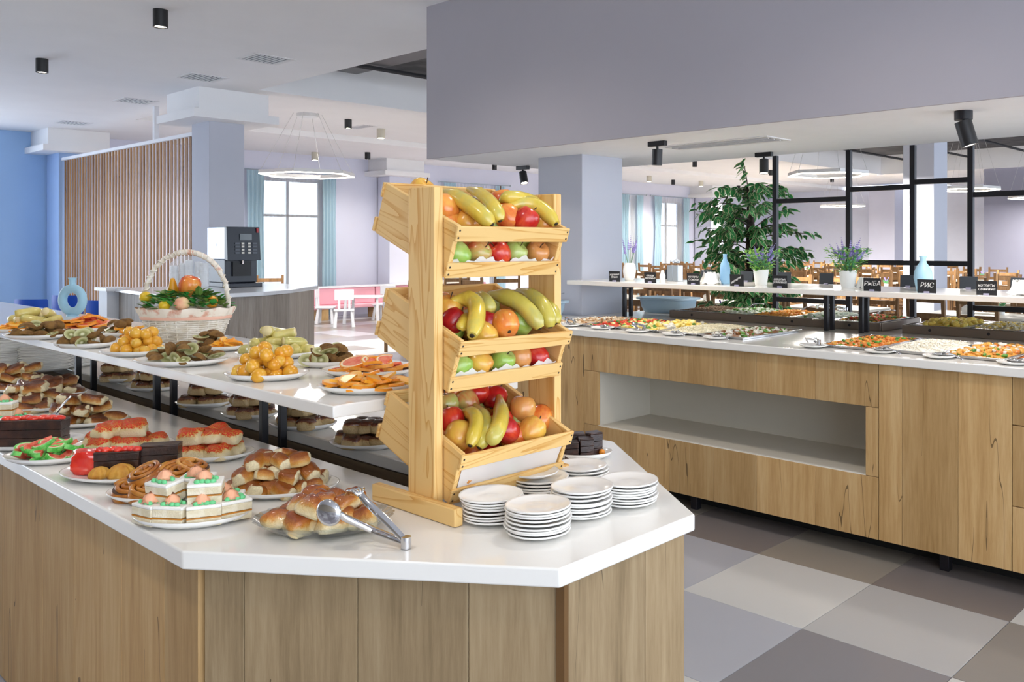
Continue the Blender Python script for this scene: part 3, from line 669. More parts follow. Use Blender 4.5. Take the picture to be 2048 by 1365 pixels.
def bread(name, stops, crumbc, end=0., ns=3., rough=.34, coat=.25, side=None, speck=None):
    n = N(name); tc = n.n('ShaderNodeTexCoord'); sp = n.n('ShaderNodeSeparateXYZ'); n.l(tc.outputs['Generated'], sp.inputs[0])
    co = n.coord((1, 1, 1), 12.); nz = n.noise(co, ns, 3, .55); f2 = n.noise(co, ns*5, 4, .6)
    h = n.math('ADD', n.math('MULTIPLY_ADD', n.math('SUBTRACT', nz, .5), .55, sp.outputs[2]), n.math('MULTIPLY', n.math('SUBTRACT', f2, .5), .22))
    col = n.ramp(h, stops)
    if speck: col = n.mix(n.math('MULTIPLY', n.math('GREATER_THAN', n.noise(co, 18, 3), .49), n.math('GREATER_THAN', h, .62)), col, speck)
    if end:
        ex = n.math('ABSOLUTE', n.math('SUBTRACT', sp.outputs[0], .5)); ex = n.math('MULTIPLY_ADD', n.math('SUBTRACT', nz, .5), .16, ex)
        mr = n.n('ShaderNodeMapRange'); mr.inputs[1].default_value = end; mr.inputs[2].default_value = end+.035; n.l(ex, mr.inputs[0]); col = n.mix(mr.outputs[0], col, n.ramp(f2, [(.35, crumbc), (.7, tuple(v*.78 for v in lin(crumbc)))]))
    n.bump(f2, .35, .02); return n.done(col, rough, 0, .4, coat)
def crust(name, a, b, c, ns=22, rough=.32, coat=.25, sc=(1, 1, 1)):
    n = N(name); co = n.coord(sc, 12.); z = n.noise(co, ns, 4, .55)
    g = n.n('ShaderNodeSeparateXYZ'); tc = n.n('ShaderNodeTexCoord'); n.l(tc.outputs['Normal'], g.inputs[0])
    col = n.ramp(z, [(.33, a), (.5, b), (.68, c)]); n.bump(n.noise(co, ns*5, 4), .25, .003)
    return n.done(col, rough, 0, .4, coat)
crumb = plain('white bread crumb', '#e9d9ae', .85, c2='#d8c08a', ns=40, bump=.6)
crumb2 = plain('beige bread crumb', '#d3b986', .85, c2='#bfa26c', ns=40, bump=.6)
gold = crust('golden crust', '#8f4a12', '#b87426', '#d09a47'); goldd = crust('brown crust', '#5a260c', '#8f4a16', '#b87428')
sug = crust('red sugar topping', '#c8221a', '#d8551f', '#d99a3a', 45, .5, 0); glaze = crust('dark glaze', '#3c1408', '#5c2410', '#7c3a1a', 12, .18, .5)
def rough_fn(seed, e=.62, amp=.10, flat=-.55):
    r = random.Random(seed); ph = [r.uniform(0, 6) for _ in range(6)]
    def fn(p):
        q = Vector([math.copysign(abs(c)**e, c) for c in p])
        k = 1+amp*math.sin(3*q.x+ph[0]+2*q.y)*math.cos(2.5*q.z+ph[1])+amp*.5*math.sin(6*q.y+ph[2]+3*q.z)
        q = q*k; q.z = max(q.z, flat); return q
    return fn
def foods(n, nm, mats, r, mi, e=.62, amp=.1, nu=16, nv=10, flat=-.6):
    out = []
    for k in range(n):
        b = MB(); b.ball((0, 0, -flat*r[2]), r, nu, nv, mi, rough_fn(k*13+len(nm), e, amp, flat)); out.append(b.mesh(nm, mats, True))
    return out
CR_ = '#ecdcb2'
b_roll = bread('roll crust', [(.10, '#e3c68a'), (.32, '#d29a48'), (.55, '#bb7626'), (.85, '#8a4612')], CR_, .36)
b_sug = bread('red sugared bun', [(.30, '#ecdcb4'), (.55, '#e6cf9a'), (.66, '#dba048'), (.82, '#cc7c30'), (1, '#b45a22')], CR_, 0, 3, .5, 0, speck='#d0301c')
b_dark = bread('dark glazed bun', [(.35, '#cbb080'), (.60, '#bb9a62'), (.68, '#7a3c18'), (.85, '#4a1c0c')], CR_, 0, 2.5, .2, .5)
b_pas = bread('cinnamon pastry', [(.10, '#e0c184'), (.35, '#c8893c'), (.58, '#a05a20'), (.85, '#5c2a10')], CR_, .33, 4, .3, .3)
b_soft = bread('soft glazed bun', [(.12, '#eeddb0'), (.42, '#e2c286'), (.56, '#cd8e3e'), (.72, '#b3671f'), (.95, '#8a3f10')], CR_, 0, 2.2, .22, .5)
roll = foods(4, 'roll', [b_roll], (.5, .38, .34), 0, .7, nu=22, nv=14)
sugar = foods(4, 'sugar_bun', [b_sug], (.5, .44, .40), 0, .66, .13, 20, 14)
dark = foods(3, 'glazed_bun', [b_dark], (.5, .44, .42), 0, .62, .1, 20, 14)
pastry = foods(5, 'pastry', [b_pas], (.60, .36, .30), 0, .72, .2, 22, 14)
soft = foods(4, 'soft_bun', [b_soft], (.5, .42, .40), 0, .74, .14, 22, 14)
# --- baked goods on the front worktop
f_ = platter(553, 993, 246, IZ, 'large white oval platter heaped with golden rolls')
pile(f_, roll, 'roll', 'golden roll with pale ends on the large oval platter', 'bread roll', [22, 13, 6], .066, .034, tilt=.3, seed=3)
g_ = platter(420, 919, 172, IZ, 'white platter of red-sugared buns beside the black posts')
pile(g_, sugar, 'sugar_bun', 'red-sugared bun on the platter beside the black posts', 'bun', [9, 5], .074, .046, seed=5, rotz=0)
h_ = platter(248, 903, 190, IZ, 'white platter of red-sugared buns behind the chocolate cakes')
pile(h_, sugar, 'sugar_bun', 'red-sugared bun on the platter behind the chocolate cakes', 'bun', [10, 6], .072, .045, seed=8, rotz=0)
i_ = platter(155, 852, 190, IZ, 'white platter heaped with brown cinnamon pastries')
pile(i_, pastry, 'pastry', 'brown cinnamon pastry heaped before the third pair of posts', 'pastry', [13, 8, 3], .07, .036, tilt=.35, seed=2)
j_ = platter(60, 822, 165, IZ, 'white platter of torn pastries at the left edge')
pile(j_, pastry, 'pastry', 'torn golden pastry in the heap at the left edge', 'pastry', [13, 8, 4], .075, .036, tilt=.4, seed=12)
l_ = platter(25, 782, 180, IZ, 'furthest white platter of torn pastries on the left')
pile(l_, pastry, 'pastry', 'torn pastry in the furthest heap on the left', 'pastry', [13, 8, 4], .08, .038, tilt=.4, seed=22)
l2 = platter(110, 792, 120, IZ, 'small white platter of brown pastries before the leftmost posts')
pile(l2, pastry, 'pastry', 'brown pastry on the small platter before the leftmost posts', 'pastry', [7, 4], .085, .036, tilt=.4, seed=32)
# dark glazed buns on the rear worktop
for n_, (x, y, w, lab) in enumerate(((735, 895, 150, 'next to the pine post'), (607, 856, 132, 'between the nearest posts'), (500, 834, 112, 'left of the nearest posts'), (408, 811, 110, 'behind the third pair of posts'), (305, 779, 100, 'between the second and third pairs of posts'), (240, 761, 84, 'right of the stacked plates'))):
    p = platter(x, y, w, IZ, 'white platter of dark-glazed buns under the shelf, '+lab)
    pile(p, dark, 'glazed_bun', 'dark-glazed bun '+lab, 'bun', [8, 5] if n_ < 3 else [7, 3], .068, .046, rotz=.1, tilt=.06, seed=40+n_, ga=.05)
dish = MB().lathe([(0, .008), (.08, .008), (.105, .012), (.127, .021), (.13, .0225), (.129, .019), (.106, .003), (.09, 0), (0, 0)], 32).mesh('dinner_plate', china, True)
stack(Vector(at(22, 738, IZ)), 0, 20, 'tall stack at the left edge', .0075, me=dish, nm='dinner_plate')
stack(Vector(at(92, 741, IZ)), 0, 14, 'stack behind the leftmost posts', .0075, me=dish, nm='dinner_plate')
stack(Vector(at(140, 733, IZ)), 0, 8, 'low stack behind the tall ones', .0075, me=dish, nm='dinner_plate')
# --- cream sponge squares
sponge = plain('white sponge', '#ece3cc', .8, c2='#ddd0b0', ns=50, bump=.5); jam = plain('orange jam', '#c07c22', .4); creamw = plain('white cream', '#f4f1ea', .6, bump=.3, ns=30)
gcream = plain('green cream', '#6fcf8c', .5); pcream = plain('peach cream', '#f6b48e', .5)
def cream_cake(loc, rot, lab, grp, s=1.):
    r = random.Random(int(loc[0]*9999)); o = thing('cream_cake', lab, 'cake', loc, 0, grp); o.rotation_euler = rot; o.scale = (s,)*3
    put(CK[0], 'sponge_layer', o); put(CK[1], 'jam_layer', o); put(CK[0], 'sponge_layer', o, (0, 0, .023)); put(CK[2], 'cream_topping', o)
    put(CK[3], 'peach_rosette', o, (r.uniform(-.01, .01), r.uniform(-.008, .008), .051), (0, 0, r.random()*6)); put(CK[4], 'green_piping', o, (0, -.014, .05)); put(CK[4], 'green_piping', o, (.006, .016, .05), (0, 0, 2.6))
CK = [MB().box((0, 0, .010), (.078, .052, .019)).mesh('sponge_layer', sponge, bevel=.002), MB().box((0, 0, .0212), (.0775, .0515, .0035)).mesh('jam_layer', jam), MB().box((0, 0, .0465), (.079, .053, .009)).mesh('cream_topping', creamw, bevel=.003)]
b = MB()
for k in range(3): b.lathe([(0, .03-.0*k), (.005, .024), (.016-.002*k, .013+.003*k), (.021-.003*k, .004), (0, 0)], 16, wob=lambda a, r, z: 1+.22*math.sin(6*a+z*300))
CK.append(b.mesh('peach_rosette', pcream, True))
b = MB()
for k in range(4): b.ball((-.018+.012*k, .002*math.sin(k*2.), .004), (.008, .006, .006), 8, 6)
CK.append(b.mesh('green_piping', gcream, True))
a_ = platter(385, 1051, 224, IZ, 'white oval platter of layered cream cakes at the front edge')
cl = 'iced white cream cake on the front platter'
for q_, (u, v, rz, tl) in enumerate(((-.085, -.035, -.5, 0), (-.02, -.055, -.1, 0), (.055, -.045, .35, 0), (.10, .0, .8, 0), (-.06, .03, .2, 0), (.02, .015, 0, 0), (.07, .045, .3, 0), (-.095, .02, -1., 0))):
    cream_cake(onp(a_, u, v), (.05*math.sin(q_*5), .06*math.sin(q_*3), TH+rz), cl+where(a_, u, v, 0, 2), 'cream cakes at the front')
for (u, v, rz) in ((-.055, -.02, -.4), (.045, -.02, .3), (0., .03, 0)):
    cream_cake(onp(a_, u, v, .058), (.12, .1*u, TH+rz), cl+where(a_, u, v, 3, 2), 'cream cakes at the front')
k_ = platter(2, 862, 110, IZ, 'white plate of cream cakes cut by the left edge')
for (u, v, rz, h) in ((.0, -.02, .2, .006), (.05, .02, 0, .006), (-.05, .01, 0, .006), (.01, 0, .2, .062)):
    cream_cake(onp(k_, u, v, h), (0, 0, TH+rz), 'layered cream cake on the plate at the left edge'+where(k_, u, v, 3 if h > .05 else 0, 2), 'cream cakes at the left edge')
# --- chocolate cakes, red jelly, choux
choc = plain('dark chocolate', '#2a1712', .35, c2='#43271c', ns=25, bump=.5, coat=.2); jelly = plain('red fruit jelly', '#d3200c', .12, c2='#e8452a', ns=25, coat=.6, sub=.3)
choux = crust('choux crust', '#b87a26', '#cf9a3e', '#deb35e', 30, .5, 0)
def choc_cake(loc, rz, size, lab, top=None, grp=None):
    o = thing('chocolate_cake', lab, 'cake', loc, rz, grp); x, y, z = size
    for k in range(3): MB().box((0, 0, z*(k+.5)/3), (x*(1-.012*(k % 2)), y*(1-.012*(k % 2)), z/3-.001)).obj('layer', choc, o, bevel=.0012)
    MB().box((0, 0, z+.002), (x*1.02, y*1.02, .006)).obj('icing', choc, o, bevel=.0028)
    if top:
        b = MB(); r = random.Random(7)
        for k in range(7): b.ball((-x*.42+x*.84*k/6, r.uniform(-.2, .2)*y, z+.008), (x*.11, y*.3, .01), 10, 6)
        b.obj('jelly_topping', jelly, o, True)
    return o
jl = [MB().ball((0, 0, .03), (.042, .032, .036), 24, 16, 0, rough_fn(5, .6, .10, -.8)).mesh('jelly_dessert', jelly, True)]
for v in jl[0].vertices: k = 1+.06*math.sin(v.co.z*420)+.04*math.sin(math.atan2(v.co.y, v.co.x)*9); v.co.x *= k; v.co.y *= k
def jelly_lump(loc, rz, s, lab): put(jl[0], 'jelly_dessert', None, loc, (0, 0, rz), s, label=lab, cat='dessert')
cpl = platter(262, 962, 262, IZ, 'white oval platter of red jelly, chocolate cake and choux')
jelly_lump(onp(cpl, -.118, -.005), TH+.3, 1.15, 'glossy red jelly dessert at the left end of the chocolate cake platter')
choc_cake(onp(cpl, -.035, .0), TH+.18, (.125, .05, .065), 'dark chocolate cake slice topped with red jelly, left on its platter', True)
choc_cake(onp(cpl, .065, .045), TH+.25, (.11, .055, .075), 'dark chocolate cake slice right of the red-topped one')
jelly_lump(onp(cpl, .03, .075), TH, .8, 'small red jelly dessert behind the right chocolate slice')
chx = MB().lathe([(0, .034), (.006, .033), (.018, .028), (.027, .018), (.030, .008), (.026, 0), (0, 0)], 40, wob=lambda a, r, z: 1+.09*math.sin(9*a)*(r > .004)).mesh('choux', choux, True)
for (u, v, s_, lab) in ((-.062, -.052, 1.0, 'ridged golden choux bun in front of the left chocolate slice'), (.0, -.05, 1.25, 'large golden choux bun between the two chocolate slices'), (.115, .0, 1.1, 'golden choux bun right of the chocolate slices')):
    put(chx, 'choux', None, onp(cpl, u, v), (0, 0, u*30), s_, label=lab, cat='pastry')
epl = platter(62, 897, 205, IZ, 'white platter with a long chocolate cake at the left edge')
choc_cake(onp(epl, .02, -.01), TH+.12, (.20, .06, .085), 'long dark chocolate cake slice near the left edge', True)
jelly_lump(onp(epl, -.11, -.02), TH, .9, 'red jelly dessert at the left end of the long chocolate cake')
sp = MB().ball((0, 0, 0), (.022, .034, .007), 12, 8).tube([(0, .03, .002), (0, .06, .012), (0, .10, .006)], [.004, .003, .004], 6)
sp.obj('serving_spoon', chrome, None, True, loc=onp(epl, .03, .06, .075), rot=(.9, .4, TH), label='steel serving spoon leaning behind the long chocolate cake', cat='spoon')
rpl = platter(1166, 914, 118, IZ, 'white plate with chocolate cake cubes behind the saucer stacks')
for (u, v, rz, z_) in ((-.035, -.03, .1, .05), (.01, -.02, .3, .06), (-.02, .03, .2, .065), (.035, .02, .5, .07), (-.06, .01, 0, .05)):
    choc_cake(onp(rpl, u, v), TH+rz, (.045, .042, z_), 'chocolate cake cube on the plate behind the saucer stacks'+where(rpl, u, v, 0, 1), grp='chocolate cake cubes behind the saucers')
put(chx, 'physalis', None, onp(rpl, .062, .0), (0, 0, 1), .55, label='small orange fruit beside the chocolate cake cubes', cat='fruit').data = MB().ball((0, 0, .02), .02, 12, 8).mesh('physalis', plain('orange berry', '#e8912a', .3), True)
# --- cinnamon swirls
swirl_d = plain('dark cinnamon filling', '#4c2c16', .6)
def swirl_mesh(seed):
    b = MB(); t_ = 2.6*2*PI; path = []; n = 64
    for i in range(n):
        a = t_*i/(n-1)+seed; r = .005+.033*i/(n-1); path.append((r*math.cos(a), r*math.sin(a), .027+.002*math.sin(a*1.3)+.006*(1-i/n)))
    b.tube(path, .0057, 6, 0); b.lathe([(0, .029), (.030, .027), (.038, .026), (.043, .014), (.041, 0), (0, 0)], 24, [1, 1, 0, 0, 0])
    return b.mesh('cinnamon_swirl', [gold, swirl_d], True)
sw = [swirl_mesh(k) for k in range(2)]
b_ = platter(320, 1001, 200, IZ, 'white platter of cinnamon swirls behind the cream cakes')
for k, (u, v, h, rx, ry) in enumerate(((-.068, -.015, .008, .3, -.1), (-.01, -.045, .006, .2, 0), (.07, -.01, .006, .1, .3), (-.03, .04, .006, 0, 0), (.05, .045, .006, 0, 0), (-.03, .0, .045, .45, -.1), (.045, .01, .045, .45, .15), (.06, .045, .05, .3, .2))):
    put(sw[k % 2], 'cinnamon_swirl', None, onp(b_, u, v, h), (rx*RT.x, rx*RT.y, k*1.1), 1.15, label='cinnamon swirl bun behind the cream cakes'+where(b_, u, v, 3 if h > .03 else 0, 2), cat='bun', group='cinnamon swirls')
# --- watermelon jelly slices
def disc_slice(r, t, rings, half=True, n=14):
    b = MB(); A = PI if half else 2*PI; m = n if half else n*2
    ed = [0]+[q for q, _ in rings]
    for z, sg in ((t, 1), (0, -1)):
        for (q0, q1, k) in zip(ed, ed[1:], [k for _, k in rings]):
            for i in range(m):
                a0, a1 = A*i/m, A*(i+1)/m; P = [(r*q*math.cos(a), r*q*math.sin(a), z) for q, a in ((q0, a0), (q1, a0), (q1, a1), (q0, a1))]
                b.add(P if q0 > 0 else P[1:], [tuple(range(len(P if q0 > 0 else P[1:])))] if q0 > 0 else [(0, 1, 2)], k) if q0 > 0 else b.add([(0, 0, z)]+P[1:3], [(0, 1, 2)], k)
    for i in range(m):
        a0, a1 = A*i/m, A*(i+1)/m; b.add([(r*math.cos(a), r*math.sin(a), z) for a, z in ((a0, 0), (a1, 0), (a1, t), (a0, t))], [(0, 1, 2, 3)], rings[-1][1])
    if half: b.add([(-r, 0, 0), (r, 0, 0), (r, 0, t), (-r, 0, t)], [(0, 1, 2, 3)], rings[0][1])
    return b
jr = plain('sugared red jelly', '#e0503c', .6, c2='#f08a70', ns=80, bump=.5); jg = plain('green jelly rind', '#3faf3a', .5, c2='#7fd06a', ns=60, bump=.3); jw = plain('white jelly rim', '#cfe6b8', .6)
wm = disc_slice(.031, .012, [(.74, 0), (.84, 2), (1, 1)]).mesh('jelly_slice', [jr, jg, jw])
d_ = platter(100, 924, 172, IZ, 'white platter of watermelon-shaped jelly slices')
pile(d_, [wm], 'jelly_slice', 'sugared watermelon-shaped jelly slice', 'candy', [14, 11, 7], 1.12, .0165, h0=.016, tilt=.42, seed=6, spread=.68)
# --- glass dish of soft buns with tongs
def clear_glass(name):
    n = N(name); o = n.t.nodes['Material Output']; g = n.n('ShaderNodeBsdfGlossy'); g.inputs[1].default_value = .06; t = n.n('ShaderNodeBsdfTransparent'); t.inputs[0].default_value = (.93, .95, .95, 1)
    lw = n.n('ShaderNodeLayerWeight'); lw.inputs[0].default_value = .35; m = n.n('ShaderNodeMixShader'); n.l(n.math('MULTIPLY_ADD', lw.outputs['Facing'], .5, .06), m.inputs[0]); n.l(t.outputs[0], m.inputs[1]); n.l(g.outputs[0], m.inputs[2]); n.l(m.outputs[0], o.inputs[0]); return n.m
gl = clear_glass('clear pressed glass')
gd = MB().lathe([(0, .03), (.55, .03), (.75, .07), (1.0, .20), (1.0, .185), (.76, .03), (.55, 0), (0, 0)], 64, wob=lambda a, r, z: 1+.028*math.sin(28*a)*(r > .8)).mesh('glass_dish', gl, True)
m_ = platter(648, 1073, 272, IZ, 'scalloped clear glass dish with glazed soft buns', .72, gd, 'glass_dish')
pile(m_, soft, 'soft_bun', 'shiny soft bun on the scalloped glass dish', 'bun', [17, 8], .068, .034, h0=.012, tilt=.3, spread=.76, seed=9)
tg = thing('serving_tongs', 'polished steel tongs resting on the glass dish', 'tongs', at(812, 1090, IZ))
tl = tg.location
def T(x, y, z): return at(x, y, z)-tl
h0 = T(812, 1086, IZ+.014)
MB().tube([h0-Vector((0, 0, .012)), h0+Vector((0, 0, .014))], .012, 14).obj('hinge', chrome, tg, 'auto')
for pts, nm in (([(812, 1086, .014), (745, 1060, .030), (690, 1036, .066), (668, 1022, .092)], 0), ([(812, 1084, .016), (775, 1045, .055), (735, 1006, .094), (722, 990, .108)], 1)):
    P = [T(x, y, IZ+z) for x, y, z in pts]; MB().tube(P, [.0075, .0085, .009, .008], 8, flat=.45).obj('arm', chrome, tg, 'auto')
    e = P[-1]; d = (P[-1]-P[-2]).normalized()
    if nm == 0: MB().ball(e+d*.02-Vector((0, 0, .012)), (.032, .012, .030), 14, 10, R=Euler((0, .5, TH-.2)).to_matrix()).obj('scoop', chrome, tg, True)
    else:
        b = MB(); sd = Vector((-d.y, d.x, 0)).normalized()
        for k in range(4): b.tube([e+sd*.002*k, e+d*.012+sd*(k-1.5)*.009+Vector((0, 0, .004)), e+d*.035+sd*(k-1.5)*.010-Vector((0, 0, .01)), e+d*.05+sd*(k-1.5)*.010-Vector((0, 0, .03))], [.005, .0042, .0038, .0025], 6)
        b.obj('fork', chrome, tg, True)
# ------------------------------------------------------------------ fruit on the upper shelf
kskin = plain('kiwi skin', '#6b4a22', .85, c2='#84602e', ns=40, bump=.3)
def kiwi_flesh():
    n = N('kiwi flesh'); co = n.coord((1, 1.35, 1)); le = n.n('ShaderNodeVectorMath', operation='LENGTH'); sx = n.n('ShaderNodeSeparateXYZ'); n.l(co, sx.inputs[0])
    cb = n.n('ShaderNodeCombineXYZ'); n.l(sx.outputs[0], cb.inputs[0]); n.l(sx.outputs[1], cb.inputs[1]); n.l(cb.outputs[0], le.inputs[0])
    nz = n.noise(n.coord((1, 1, 1)), 160, 2); f = n.math('MULTIPLY_ADD', nz, .004, le.outputs['Value'])
    return n.done(n.ramp(n.math('MULTIPLY', f, 30.), [(.18, '#e4e2bc'), (.32, '#b0b078'), (.45, '#8a8a54'), (.7, '#b6b57c'), (.95, '#cccb9c')]), .25, 0, .5)
kf = kiwi_flesh()
def kiwi_mesh(q):
    b = MB(); nu, nv = 18, 5; R = (.032, .024, .022); vs = []
    for j in range(nv+1):
        for i in range(nu): a = 2*PI*i/nu; c = math.cos(PI/2*j/nv); vs.append((R[0]*c*math.cos(a), R[1]*c*math.sin(a), -R[2]*math.sin(PI/2*j/nv)*q))
    fs = [(j*nu+i, j*nu+(i+1) % nu, (j+1)*nu+(i+1) % nu, (j+1)*nu+i) for j in range(nv) for i in range(nu)]
    b.add(vs, fs, 1); b.add(vs[:nu], [tuple(range(nu))], 0); me = b.mesh('kiwi_half', [kf, kskin], False)
    return me
kw = [kiwi_mesh(1.), kiwi_mesh(.8)]
apr = apple_mat('apricot skin', '#dd9626', '#e6a832', '#e3b448'); apm_ = [MB().ball((0, 0, .021), (.023, .022, .021), 14, 10, fn=lambda p: p*(1-.10*max(0, 1-abs(p.x)*4)*(p.y > 0))).mesh('apricot', apr, True)]
of, op, orr = plain('orange flesh', '#fbb02a', .3, c2='#fcc24c', ns=60), plain('orange pith', '#f4cf86', .6), plain('orange peel', '#f79c1c', .4, bump=.2, ns=60)
gf, gp, gr_ = plain('grapefruit flesh', '#ec6a4c', .25, c2='#f28a66', ns=60), plain('grapefruit pith', '#f7e2bd', .6), plain('grapefruit peel', '#f2a23a', .4)
osl = disc_slice(.036, .007, [(.80, 0), (.89, 1), (1, 2)]).mesh('orange_slice', [of, op, orr]); gsl = disc_slice(.048, .010, [(.78, 0), (.92, 1), (1, 2)], False).mesh('grapefruit_slice', [gf, gp, gr_]); ghf = disc_slice(.046, .009, [(.78, 0), (.90, 1), (1, 2)]).mesh('grapefruit_slice', [gf, gp, orr])
bcut = plain('cut banana flesh', '#e9d9a4', .7)
def bpiece(L):
    pth = [Vector((L*(t-.5), .012*math.sin(PI*t), .018)) for t in [k/7 for k in range(8)]]
    return MB().tube(pth, [.010, .0165, .018, .018, .0175, .0175, .017, .0165], 9, lambda t: 0).mesh('banana_piece', [apple_mat('pale banana skin', '#cdbb62', '#d8ca7c', '#c4bf70'), bcut], True)
bpc = [bpiece(.08), bpiece(.10)]
for me in bpc: me.polygons[len(me.polygons)-1].material_index = 1
def kpile(p, lab, counts, seed, dx=0, dy=0, spread=.82, s=1.):
    r = random.Random(seed)
    for k, n in enumerate(counts):
        f = spread*(1-k*.34); ph = r.random()*6
        for i in range(n):
            q = math.sqrt((i+.6)/n); an = ph+i*2.4
            mode = r.random(); rx = PI*.5+r.uniform(-.5, .5) if mode < .35 else (PI+r.uniform(-.5, .5) if mode < .7 else r.uniform(-.7, .3))
            put(r.choice(kw), 'kiwi_half', None, onp(p, q*f*p.a*math.cos(an)+dx, q*f*p.b*math.sin(an)+dy, .028+k*.030), (rx, r.uniform(-.3, .3), r.random()*6), s, label=lab+where(p, q*f*p.a*math.cos(an)+dx, q*f*p.b*math.sin(an)+dy, k, len(counts)), cat='kiwi', group=lab)
def opile(p, me, nm, lab, cat, counts, seed, tilt=.3, dx=0, dy=0, spread=.74, s=1., dz=.009):
    pile(p, me, nm, lab, cat, counts, s, dz, h0=.018, spread=spread, tilt=tilt, shrink=.4, seed=seed, dx=dx, dy=dy)
P_ = {}
P_['or1'] = platter(733, 781, 192, SZ, 'white platter of orange slices at the shelf corner'); opile(P_['or1'], [osl], 'orange_slice', 'orange half slice on the platter at the shelf corner', 'orange slice', [20, 16, 8], 1, .3, spread=.78, s=1.1)
P_['gr1'] = platter(738, 748, 185, SZ, 'white platter of grapefruit slices behind the orange slices')
opile(P_['gr1'], [ghf, ghf, gsl], 'grapefruit_slice', 'pink grapefruit slice behind the orange platter', 'grapefruit slice', [14, 10, 6], 2, .32, dz=.011)
P_['ap1'] = platter(534, 755, 165, SZ, 'white platter heaped with apricots near the shelf front')
pile(P_['ap1'], apm_, 'apricot', 'apricot heaped on the platter nearest the grapefruit slices', 'apricot', [17, 10, 5], 1., .034, tilt=1.2, seed=4, spread=.74)
P_['ki1'] = platter(364, 727, 183, SZ, 'white platter of kiwi halves in front of the basket'); kpile(P_['ki1'], 'kiwi half on the platter in front of the basket', [14, 8], 3)
P_['ap2'] = platter(272, 707, 138, SZ, 'white platter heaped with apricots left of the basket')
pile(P_['ap2'], apm_, 'apricot', 'apricot heaped on the platter left of the basket', 'apricot', [15, 9, 4], 1., .034, tilt=1.2, seed=14, spread=.74)
P_['ki2'] = platter(170, 691, 122, SZ, 'white platter of kiwi halves left of the apricots'); kpile(P_['ki2'], 'kiwi half on the platter left of the apricots', [12, 7], 5)
P_['ki3'] = platter(78, 674, 132, SZ, 'white platter of kiwi halves at the far left of the shelf'); kpile(P_['ki3'], 'kiwi half on the platter at the far left', [13, 8], 7)
P_['ki4'] = platter(655, 728, 118, SZ, 'white platter of kiwi halves at the rear of the shelf beside the grapefruit'); kpile(P_['ki4'], 'kiwi half on the rear platter beside the grapefruit', [12, 7], 9)
P_['ba1'] = platter(552, 712, 160, SZ, 'white platter of cut bananas behind the apricots')
pile(P_['ba1'], bpc, 'banana_piece', 'cut banana piece on the platter behind the apricots', 'banana', [9, 6, 3], 1.15, .032, tilt=.35, seed=3)
P_['ki5'] = platter(432, 697, 128, SZ, 'white platter of kiwi and orange right of the basket'); kpile(P_['ki5'], 'kiwi half on the platter right of the basket', [8, 5], 19, -.03, .02, .6)
opile(P_['ki5'], [osl], 'orange_slice', 'orange slice beside the kiwi right of the basket', 'orange slice', [8, 6], 5, .5, .05, -.02, .5, 1.1, .012)
P_['gr2'] = platter(168, 660, 138, SZ, 'white platter of grapefruit and orange slices in front of the ring vase')
opile(P_['gr2'], [ghf, ghf, gsl], 'grapefruit_slice', 'grapefruit slice heaped in front of the ring vase', 'grapefruit slice', [12, 10, 8, 4], 6, .35, dz=.014)
kpile(P_['gr2'], 'kiwi half behind the grapefruit slices', [4], 29, -.02, .08, .4)
P_['or2'] = platter(48, 661, 125, SZ, 'white platter of orange slices and bananas at the left edge')
opile(P_['or2'], [osl], 'orange_slice', 'orange half slice on the platter at the left edge', 'orange slice', [16, 12, 6], 8, .35, s=1.15)
pile(P_['or2'], bpc, 'banana_piece', 'cut banana piece behind the orange slices at the left edge', 'banana', [5, 3], 1.25, .03, h0=.035, dx=.02, dy=.06, seed=5, tilt=.3)
P_['ki6'] = platter(238, 668, 90, SZ, 'white platter of kiwi and orange just left of the basket'); kpile(P_['ki6'], 'kiwi half between the grapefruit and the basket', [8, 4], 39)
opile(P_['ki6'], [osl], 'orange_slice', 'orange slice tucked against the left side of the basket', 'orange slice', [6, 4], 9, .5, .06, -.02, .4, 1.2, .012)
# ------------------------------------------------------------------ wicker basket
bp = ray(373)*4.02; bk = thing('wicker_basket', 'white wicker basket with a flowered ribbon and tall arched handle', 'basket', (bp.x, bp.y, SZ), TH)
wick = plain('white wicker', '#efe9de', .6, c2='#ddd3c2', ns=30); fab = plain('floral fabric trim', '#efe4d4', .8, c2='#d9a48c', ns=22, lo=.55, hi=.66); rib = plain('peach ribbon', '#f0bfa8', .6)
bx_, by_ = .152, .115
for k in range(13):
    z = .006+k*.0092; s_ = 1+.27*k/13; path = []
    for i in range(97):
        a = 2*PI*i/96; w = 1+.016*math.sin(12*a+PI*(k % 2)); path.append((bx_*s_*w*math.cos(a), by_*s_*w*math.sin(a), z))
    MB().tube(path, .0048, 5, cap=False).obj('wicker_row', wick, bk, True)
st_ = MB()
for i in range(24):
    a = 2*PI*(i+.5)/24; st_ = MB().tube([(bx_*math.cos(a), by_*math.sin(a), 0), (bx_*1.27*math.cos(a), by_*1.27*math.sin(a), .125)], .0035, 5); st_.obj('stake', wick, bk)
MB().lathe([(0, 0), (1, 0), (1, .006), (0, .006)], 32, 0, bx_, by_).obj('base', wick, bk)
def band(z0, z1, r0, r1, m, nm, wav=0.):
    b = MB(); n = 96; vs = []
    for j in range(5):
        t = j/4
        for i in range(n): a = 2*PI*i/n; r = r0+(r1-r0)*t+wav*math.sin(18*a)*(.3+t)+.012*math.sin(PI*t); vs.append((bx_*r*math.cos(a), by_*r*math.sin(a), z0+(z1-z0)*t+wav*.12*math.sin(11*a+1)*t))
    b.add(vs, [(j*n+i, j*n+(i+1) % n, (j+1)*n+(i+1) % n, (j+1)*n+i) for j in range(4) for i in range(n)]); put(b.mesh(nm, m, True, fix=False), nm, bk)
band(.098, .112, 1.28, 1.30, rib, 'ribbon'); band(.110, .150, 1.29, 1.40, fab, 'fabric_trim', .03)
